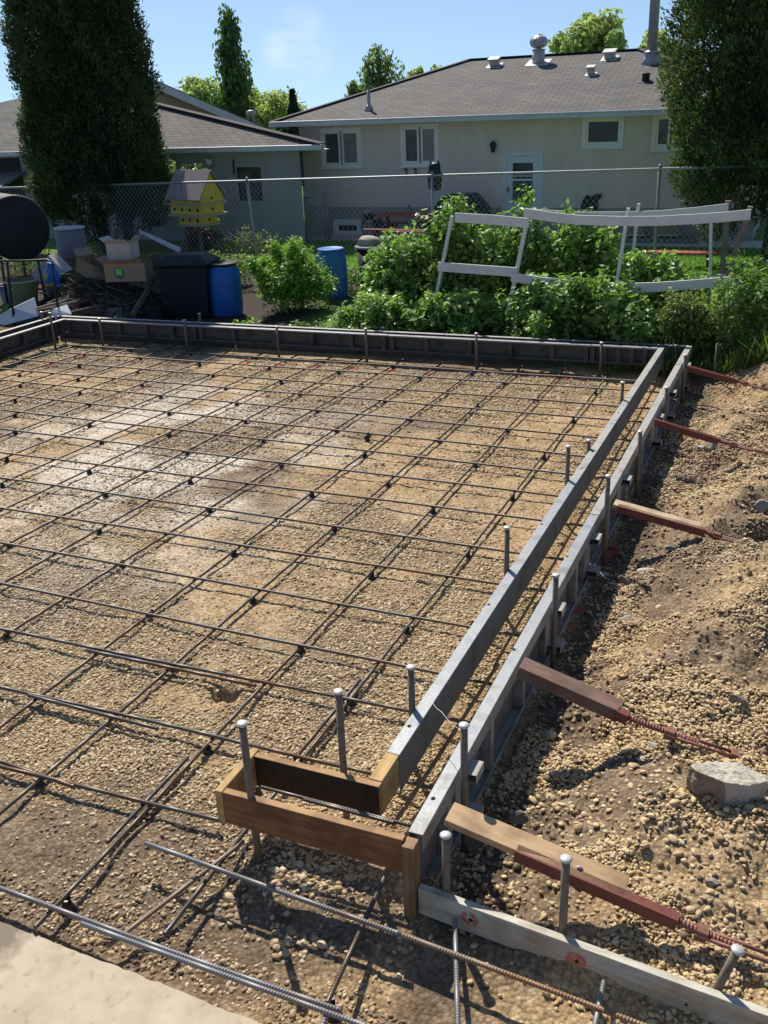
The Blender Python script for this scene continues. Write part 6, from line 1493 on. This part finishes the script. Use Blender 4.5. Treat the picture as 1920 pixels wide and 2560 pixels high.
# shepherd hook with hanging baskets
p = atY(938, 600, 22.7); T = thing('plant_hook', 'black iron plant hook with two hanging baskets', 'plant hook', (p.x, 22.7, ZG)); mb = MB()
def HK(x, y): return atY(x, y, 22.7)
mb.tube([(HK(938, 600).x, 22.7, ZG), HK(938, 575), HK(937, 562), HK(928, 548), HK(916, 548), HK(906, 560), HK(902, 572)], .016, 7); mb.tube([HK(938, 572), HK(948, 556), HK(958, 556), HK(966, 572)], .014, 7); mb.build('hook', 'black_metal', T)
for x, y in ((922, 540), (945, 557)): mb = MB(); mb.lathe([(.02, -.10), (.12, -.06), (.15, .03), (.06, .09)], HK(x, y), 12); mb.build('basket', 'black_metal', T)
# grey bin with a stone on top, behind the second barrel
p = gp(940, 735, ZY); T = thing('grey_bin', 'dark round bin with a pale rim behind the lighter blue barrel', 'bin', (p.x, p.y, ZY)); zt_ = atY(940, 614, p.y).z - ZY
MB().lathe([(.26, 0), (.27, .02), (.33, zt_ - .03), (.30, zt_ - .04)], (p.x, p.y, ZY), 28, cap=True).build('body', 'bin_dark', T); MB().lathe([(.325, zt_ - .03), (.36, zt_ - .03), (.36, zt_), (.02, zt_ + .01)], (p.x, p.y, ZY), 28).build('lid', 'drum_grey', T)
stone('pale knobbly stone lying on the dark round bin', (p.x - .12, p.y, ZY + zt_ + .06), (.26, .18, .12), 77, 'rock_white')

# ---------------------------------------------------------------- shrubs
def bush(name, label, c, rx, ry, zt_, n, lmat, size=.085, group=None, canes=14, seed=1, cat='shrub', ground=ZY, lumps=10, base_gap=.06, asp=.62):
    T = thing(name, label, cat, (c[0], c[1], ground), group)
    rr = np.random.default_rng(seed); H_ = zt_ - ground
    L_ = [np.array([rr.uniform(-.75, .75) * rx, rr.uniform(-.75, .75) * ry, ground + H_ * rr.uniform(.25, .80)]) for _ in range(lumps)]
    L_.append(np.array([0, 0, ground + H_ * .80]))
    rad_ = [rr.uniform(.32, .52) * min(rx, H_ * .75) for _ in L_]; rad_[-1] = H_ * .22
    nc = max(canes, 12); cb_ = np.stack([rr.uniform(-.55, .55, nc) * rx, rr.uniform(-.6, .6, nc) * ry, np.full(nc, ground - .05)], -1)
    ct_ = np.stack([cb_[:, 0] + rr.normal(0, .42, nc) * rx, cb_[:, 1] + rr.normal(0, .4, nc) * ry, ground + H_ * rr.uniform(.5, 1.12, nc)], -1)
    nl = int(n * .42); k = rr.integers(0, len(L_), nl); ctr = np.array(L_)[k]; ra = np.array(rad_)[k]
    dv = rr.normal(size=(nl, 3)); dv /= np.linalg.norm(dv, axis=1, keepdims=True); dv[:, 2] = np.where(rr.random(nl) < .6, np.abs(dv[:, 2]), dv[:, 2])
    C1 = ctr + dv * (ra * rr.uniform(.35, 1.25, nl) ** .8)[:, None]
    nk = n - nl; j = rr.integers(0, nc, nk); tt = rr.uniform(.18, 1.02, nk) ** .8; dk = rr.normal(size=(nk, 3)); dk /= np.linalg.norm(dk, axis=1, keepdims=True)
    C2 = cb_[j] * (1 - tt[:, None]) + ct_[j] * tt[:, None] + np.stack([0 * tt, 0 * tt, .12 * H_ * np.sin(pi * tt)], -1) + dk * (rr.uniform(.2, 1, nk) * (.19 - .11 * tt) * min(1, rx / .4))[:, None]
    C = np.concatenate([C1, C2]); dv = np.concatenate([dv, dk]) + rr.normal(size=(n, 3)) * .1
    C = C + np.array([c[0], c[1], 0]); C[:, 2] = np.maximum(C[:, 2], ground + base_gap * rr.random(n))
    # three leaflets to a stalk
    C3 = np.repeat(C, 3, 0) + rr.normal(size=(n * 3, 3)) * size * .55
    nr = np.repeat(dv * .7 + np.array([0, 0, .75]), 3, 0) + rr.normal(size=(n * 3, 3)) * .45
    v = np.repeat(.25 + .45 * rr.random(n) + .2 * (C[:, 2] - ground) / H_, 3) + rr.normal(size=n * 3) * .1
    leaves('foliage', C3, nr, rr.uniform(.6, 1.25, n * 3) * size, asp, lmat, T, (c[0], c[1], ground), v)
    mb = MB()
    for q in range(canes):
        b_ = Vector(cb_[q % nc]) + Vector((c[0], c[1], 0)); tp = Vector(ct_[q % nc]) + Vector((c[0], c[1], 0))
        mb.tube([b_, b_.lerp(tp, .5) + Vector((0, 0, .12 * H_)), tp], [.009, .007, .003], 5)
    mb.build('stems', 'cane', T)
    return T
p = gp(702, 790, ZY)
bush('leafy_shrub', 'bright green rounded shrub between the two blue barrels', (p.x, p.y + .45), .66, .5, atY(702, 618, p.y + .4).z, 5200, 'shrub_leaf', .085, canes=10, seed=5, lumps=14, asp=.42)
GR = 'raspberry bushes inside the white frame'
RB = [  # image x centre, top y, Y, half width m, label
    (962, 668, 14.6, .30, 'raspberry bush reaching in front of the lighter blue barrel', 1300), (1003, 606, 14.9, .42, 'raspberry bush in front of the dark round bin', 1600), (1040, 610, 14.5, .55, 'raspberry bush just left of the white frame', 1600),
    (1112, 522, 14.5, .30, 'tall narrow raspberry clump at the left post of the frame', 1500), (1195, 580, 14.7, .60, 'raspberry bush behind the short left rails of the frame', 1900), (1300, 520, 15.2, .30, 'tall raspberry clump at the second post of the frame', 1100),
    (1372, 580, 15.0, .60, 'raspberry bush right of the second frame post', 1900), (1465, 556, 15.0, .60, 'highest broad raspberry bush under the sagging top rail', 2000), (1592, 640, 14.6, .55, 'raspberry bush at the middle post of the frame', 1700), (1690, 685, 14.4, .45, 'low raspberry bush at the right end of the lower rail', 1100),
    (965, 748, 13.7, .5, 'low raspberry clump right behind the back form, by the barrel', 1500), (1065, 745, 13.6, .40, 'low raspberry clump below the left end of the lower rail', 700), (1165, 735, 13.75, .42, 'raspberry bush in shade under the lower left rail', 1300), (1360, 718, 13.7, .42, 'raspberry bush in front of the second frame post', 1600), (1452, 705, 13.6, .55, 'front raspberry bush below the lower sagging rail', 1500), (1268, 772, 13.9, .30, 'small raspberry clump round the foot of the second frame post', 650), (1560, 730, 13.55, .5, 'front raspberry bush left of the weeds', 1200)]
for k, (x, y, Y, rw, lab, n_) in enumerate(RB):
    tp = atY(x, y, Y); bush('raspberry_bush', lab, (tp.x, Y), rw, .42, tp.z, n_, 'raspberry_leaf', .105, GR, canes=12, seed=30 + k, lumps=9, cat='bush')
GW = 'small weeds and seedlings'
for k, (x, y, Y, rw, h, lab, n_, lm) in enumerate(((600, 808, 13.25, .35, .16, 'low weeds under the deep blue barrel', 260, 'shrub_leaf'), (665, 815, 13.2, .22, .12, 'small weed clump in front of the leafy shrub', 120, 'shrub_leaf'), (765, 805, 13.3, .28, .20, 'yellowish weed clump right of the leafy shrub', 220, 'weed_leaf'), (870, 810, 13.25, .45, .34, 'broad-leaved weeds below the lighter barrel', 500, 'raspberry_leaf'), (1290, 805, 13.2, .16, .3, 'pale sapling beside the leg of the frame', 120, 'weed_leaf'), (1140, 800, 13.2, .2, .28, 'small leafy seedling behind the back form', 160, 'shrub_leaf'), (18, 756, 13.4, .16, .22, 'sunlit seedling at the left edge', 60, 'shrub_leaf'), (1375, 590, 21, .1, .2, 'low plant by the lawn edge', 60, 'weed_leaf'))):
    c_ = atY(x, y, Y); bush('weed_clump', lab, (c_.x, Y), rw, rw * .6, ZY + h, n_, lm, .06, GW, canes=4, seed=80 + k, lumps=4, cat='weeds')
for lab, x_, Y, rw, h, k in WEEDS: bush('weed_clump', lab, (x_, Y), rw, .5, ZY + h, 650, ('weed_leaf', 'raspberry_leaf')[k % 2], .07, GW, canes=10, seed=140 + k, lumps=8, cat='weeds', asp=.4)
# saplings near the bird house, dry shrub
for lab, x, y, Y, h, lm, n_, seed, rw in (('leafy sapling showing above the bird house', 478, 405, 21.2, 0, 'shrub_leaf', 420, 91, .75), ):
    tp = atY(x, y, Y); T = bush('sapling', lab, (tp.x, Y), rw, .4, tp.z, n_, lm, .10, canes=5, seed=seed, lumps=7, cat='sapling', ground=ZG)
c_ = atY(500, 600, 21.3); bush('dry_shrub', 'red-brown dried shrub at the foot of the bird house pole', (c_.x, 21.3), .55, .4, atY(500, 572, 21.3).z, 900, 'dry_leaf', .09, canes=20, seed=95, lumps=6, ground=ZG)
c_ = atY(620, 640, 20.3); bush('dry_weeds', 'pale dry weed stalks tangled at the fence post behind the barrel', (c_.x, 20.3), 1.0, .3, atY(620, 575, 20.3).z, 260, 'weed_leaf', .06, canes=40, seed=97, lumps=6, ground=ZG)
for k, (x0, lab) in enumerate(((1690, 'tall weeds at the right end of the lower rail'), (1790, 'tall grassy weeds under the weathered brown post'), (1880, 'leafy weeds at the right edge behind the farthest brace'))):
    Y = 13.5; c_ = atY(x0, 850, Y); bush('tall_weeds', lab, (c_.x, Y), .42, .5, atY(x0, (735, 760, 655)[k], Y).z, (900, 800, 1700)[k], ('weed_leaf', 'weed_leaf', 'raspberry_leaf')[k], (.075, .07, .085)[k], 'weeds by the right end of the trellis', canes=22, seed=110 + k, lumps=8, cat='weeds', asp=.4)
# long grass (uncountable) behind the forms on the right
n = 5200; X = rng.uniform(-2.4, 1.6, n); Y = rng.uniform(12.75, 14.6, n) - .9 * sst(-.8, .4, X) * rng.random(n); hgt = rng.uniform(.12, .45, n) * (.6 + .8 * vn(X * 2, Y * 2, 3))
Z = gz(X, Y); C = np.stack([X, Y, Z + hgt * .42], -1)
o = leaves('long_grass', C, rng.normal(size=(n, 3)) * np.array([1, 1, .25]), hgt, .045, 'weed_leaf', droop=np.stack([rng.normal(0, .5, n), rng.normal(0, .5, n), np.ones(n)], -1), fold=.1); tag(o, 'long straggling grass blades behind the right end of the forms', 'grass', kind='stuff')
n = 2500; X = rng.uniform(-11, -2.4, n); Y = rng.uniform(12.8, 13.5, n); hgt = rng.uniform(.05, .2, n); keep = (vn(X * 1.5, Y * 3, 8) > .55) & (X > -8.6); X, Y, hgt = X[keep], Y[keep], hgt[keep]; Z = gz(X, Y)
o = leaves('grass_tufts', np.stack([X, Y, Z + hgt * .4], -1), rng.normal(size=(len(X), 3)) * np.array([1, 1, .25]), hgt, .06, 'weed_leaf', droop=np.tile([0, 0, 1.], (len(X), 1))); tag(o, 'thin grass growing along the back row of forms', 'grass', kind='stuff')

# ---------------------------------------------------------------- far trees
def tree(name, label, xc, ytop, ybot, wpx, Y, n, lmat, shape='round', size=.28, seed=0, group='trees behind the houses', holes=.0):
    a_ = atY(xc, ytop, Y); b_ = atY(xc, ybot, Y); wd = abs(atY(xc + wpx / 2, (ytop + ybot) / 2, Y).x - atY(xc - wpx / 2, (ytop + ybot) / 2, Y).x) / 2
    T = thing(name, label, 'tree', (a_.x, Y, 0), group); rr = np.random.default_rng(seed)
    zb, zt_ = b_.z, a_.z; H_ = zt_ - zb
    if shape in ('column', 'spruce'):
        h = rr.random(n) ** (1.2 if shape == 'column' else 1.5); ang = rr.uniform(0, 2 * pi, n)
        prof = np.interp(h, [0, .12, .35, .6, .85, 1], [.75, .85, .62, .42, .22, .04]) if shape == 'column' else (1.02 - h)
        lum_ = .35 + 1.3 * vn(np.cos(ang) * 1.6 + 5, h * (14 if shape == 'column' else 16) + np.sin(ang) * 1.6, seed)
        r_ = wd * prof * lum_ * rr.uniform(.25, 1, n) ** .5
        C = np.stack([a_.x + np.cos(ang) * r_, Y + np.sin(ang) * r_, zb + h * H_], -1); out = np.stack([np.cos(ang), np.sin(ang), .3 + 0 * h], -1)
        droop = np.stack([np.cos(ang) * .3, np.sin(ang) * .3, np.full(n, 1. if shape == 'column' else -.2)], -1)
        if shape == 'column':
            nb = 64; hb = rr.random(nb) ** 1.1; ab = rr.uniform(0, 2 * pi, nb); lb = wd * np.interp(hb, [0, .15, .4, .7, 1], [.95, 1, .75, .5, .12]) * rr.uniform(.45, 1.15, nb); q = rr.integers(0, nb, n); tq = rr.random(n) ** .7
            C = np.stack([a_.x + np.cos(ab[q]) * lb[q] * tq, Y + np.sin(ab[q]) * lb[q] * tq, zb + H_ * np.minimum(hb[q] * .9 + .13 * tq ** 1.4, 1.0)], -1) + rr.normal(size=(n, 3)) * np.array([.16, .16, .28])
    elif shape == 'weep':
        k = 44; st = rr.integers(0, k, n); ca = rr.uniform(0, 2 * pi, k); cr_ = wd * rr.uniform(.05, 1, k); ch = zb + H_ * (1 - .55 * (cr_ / wd) ** 1.3 * rr.uniform(.6, 1, k)); ln = H_ * rr.uniform(.35, .8, k)
        q = rr.random(n); C = np.stack([a_.x + np.cos(ca[st]) * cr_[st] * (1 + .1 * q) + rr.normal(size=n) * .1, Y + np.sin(ca[st]) * cr_[st] + rr.normal(size=n) * .1, ch[st] - ln[st] * q], -1); C = C[C[:, 2] > zb - 2]; out = rr.normal(size=(len(C), 3)); droop = np.tile([0, 0, -1.], (len(C), 1))
    else:
        m_ = 34; cc = []; ra = []
        for q in range(m_):
            d_ = rr.normal(size=3); d_ /= np.linalg.norm(d_); rad_ = rr.uniform(.35, 1) ** .6; cc.append([a_.x + d_[0] * wd * .86 * rad_, Y + d_[1] * wd * .86 * rad_, (zb + zt_) / 2 + d_[2] * H_ * .44 * rad_]); ra.append(rr.uniform(.16, .34) * min(wd, H_))
        k = rr.integers(0, m_, n); dv = rr.normal(size=(n, 3)); dv /= np.linalg.norm(dv, axis=1, keepdims=True)
        C = np.array(cc)[k] + dv * (np.array(ra)[k] * rr.uniform(.05, 1.25, n) ** .8)[:, None]; out = dv + np.array([0, 0, .4]); droop = None
    n = len(C)
    leaves('crown', C, out + rr.normal(size=(n, 3)) * .5, rr.uniform(.6, 1.3, n) * size, .55, lmat, T, (a_.x, Y, 0), .3 + .4 * vn(C[:, 0] * .8, C[:, 2] * .8, seed) + rr.normal(size=n) * .13, droop=droop)
    mb = MB(); zc = zt_ - H_ * (.08 if shape != 'round' else .45); mb.tube([(a_.x, Y, 0), (a_.x + .1, Y, zb + (zc - zb) * .3), (a_.x, Y, zc)], [.22, .16, .03], 8)
    if shape in ('round', 'weep'):
        for q in range(12):
            z0 = zb + H_ * rr.uniform(.0, .45); an = rr.uniform(0, 2 * pi); l_ = wd * rr.uniform(.5, .95); mb.tube([(a_.x, Y, z0), (a_.x + math.cos(an) * l_ * .5, Y + math.sin(an) * l_ * .5, z0 + H_ * .18), (a_.x + math.cos(an) * l_, Y + math.sin(an) * l_, z0 + H_ * rr.uniform(.25, .5))], [.09, .06, .015], 6)
    mb.build('trunk', 'bark', T); return T
tree('poplar_tree', 'slim dark poplar rising between the two roofs', 570, 46, 300, 100, 48, 4200, 'poplar_leaf', 'column', .30, 3)
tree('leafy_tree', 'pale green tree left of the slim poplar', 508, 195, 330, 140, 52, 4200, 'spring_leaf', 'round', .30, 4)
tree('leafy_tree', 'bright green tree right of the slim poplar', 672, 215, 345, 185, 50, 7000, 'spring_leaf', 'round', .28, 5)
tree('leafy_tree', 'small pale green tree close behind the poplar trunk', 615, 205, 330, 70, 54, 1800, 'spring_leaf', 'round', .36, 6)
tree('spruce_tree', 'small dark spruce top left of the bungalow roof', 730, 226, 330, 46, 46, 1500, 'spruce_needle', 'spruce', .30, 7)
tree('birch_tree', 'thin weeping birch behind the left slope of the bungalow roof', 945, 105, 300, 110, 44, 2000, 'birch_leaf', 'weep', .20, 8)
tree('birch_tree', 'small weeping birch branch left of the taller birch', 884, 200, 290, 44, 44, 420, 'birch_leaf', 'weep', .24, 9)
tree('leafy_tree', 'pale treetop showing just above the bungalow hip', 1072, 145, 290, 110, 50, 1100, 'spring_leaf', 'round', .36, 10)
tree('leafy_tree', 'big light green tree behind the bungalow ridge', 1485, 22, 260, 225, 50, 10000, 'spring_leaf', 'round', .30, 11)
tree('leafy_tree', 'light green tree partly behind the grey flue', 1640, 70, 260, 120, 52, 4000, 'spring_leaf', 'round', .30, 12)
tree('leafy_tree', 'low green tree between the bungalow eave and the spruce', 700, 250, 340, 120, 58, 1600, 'spring_leaf', 'round', .4, 13)
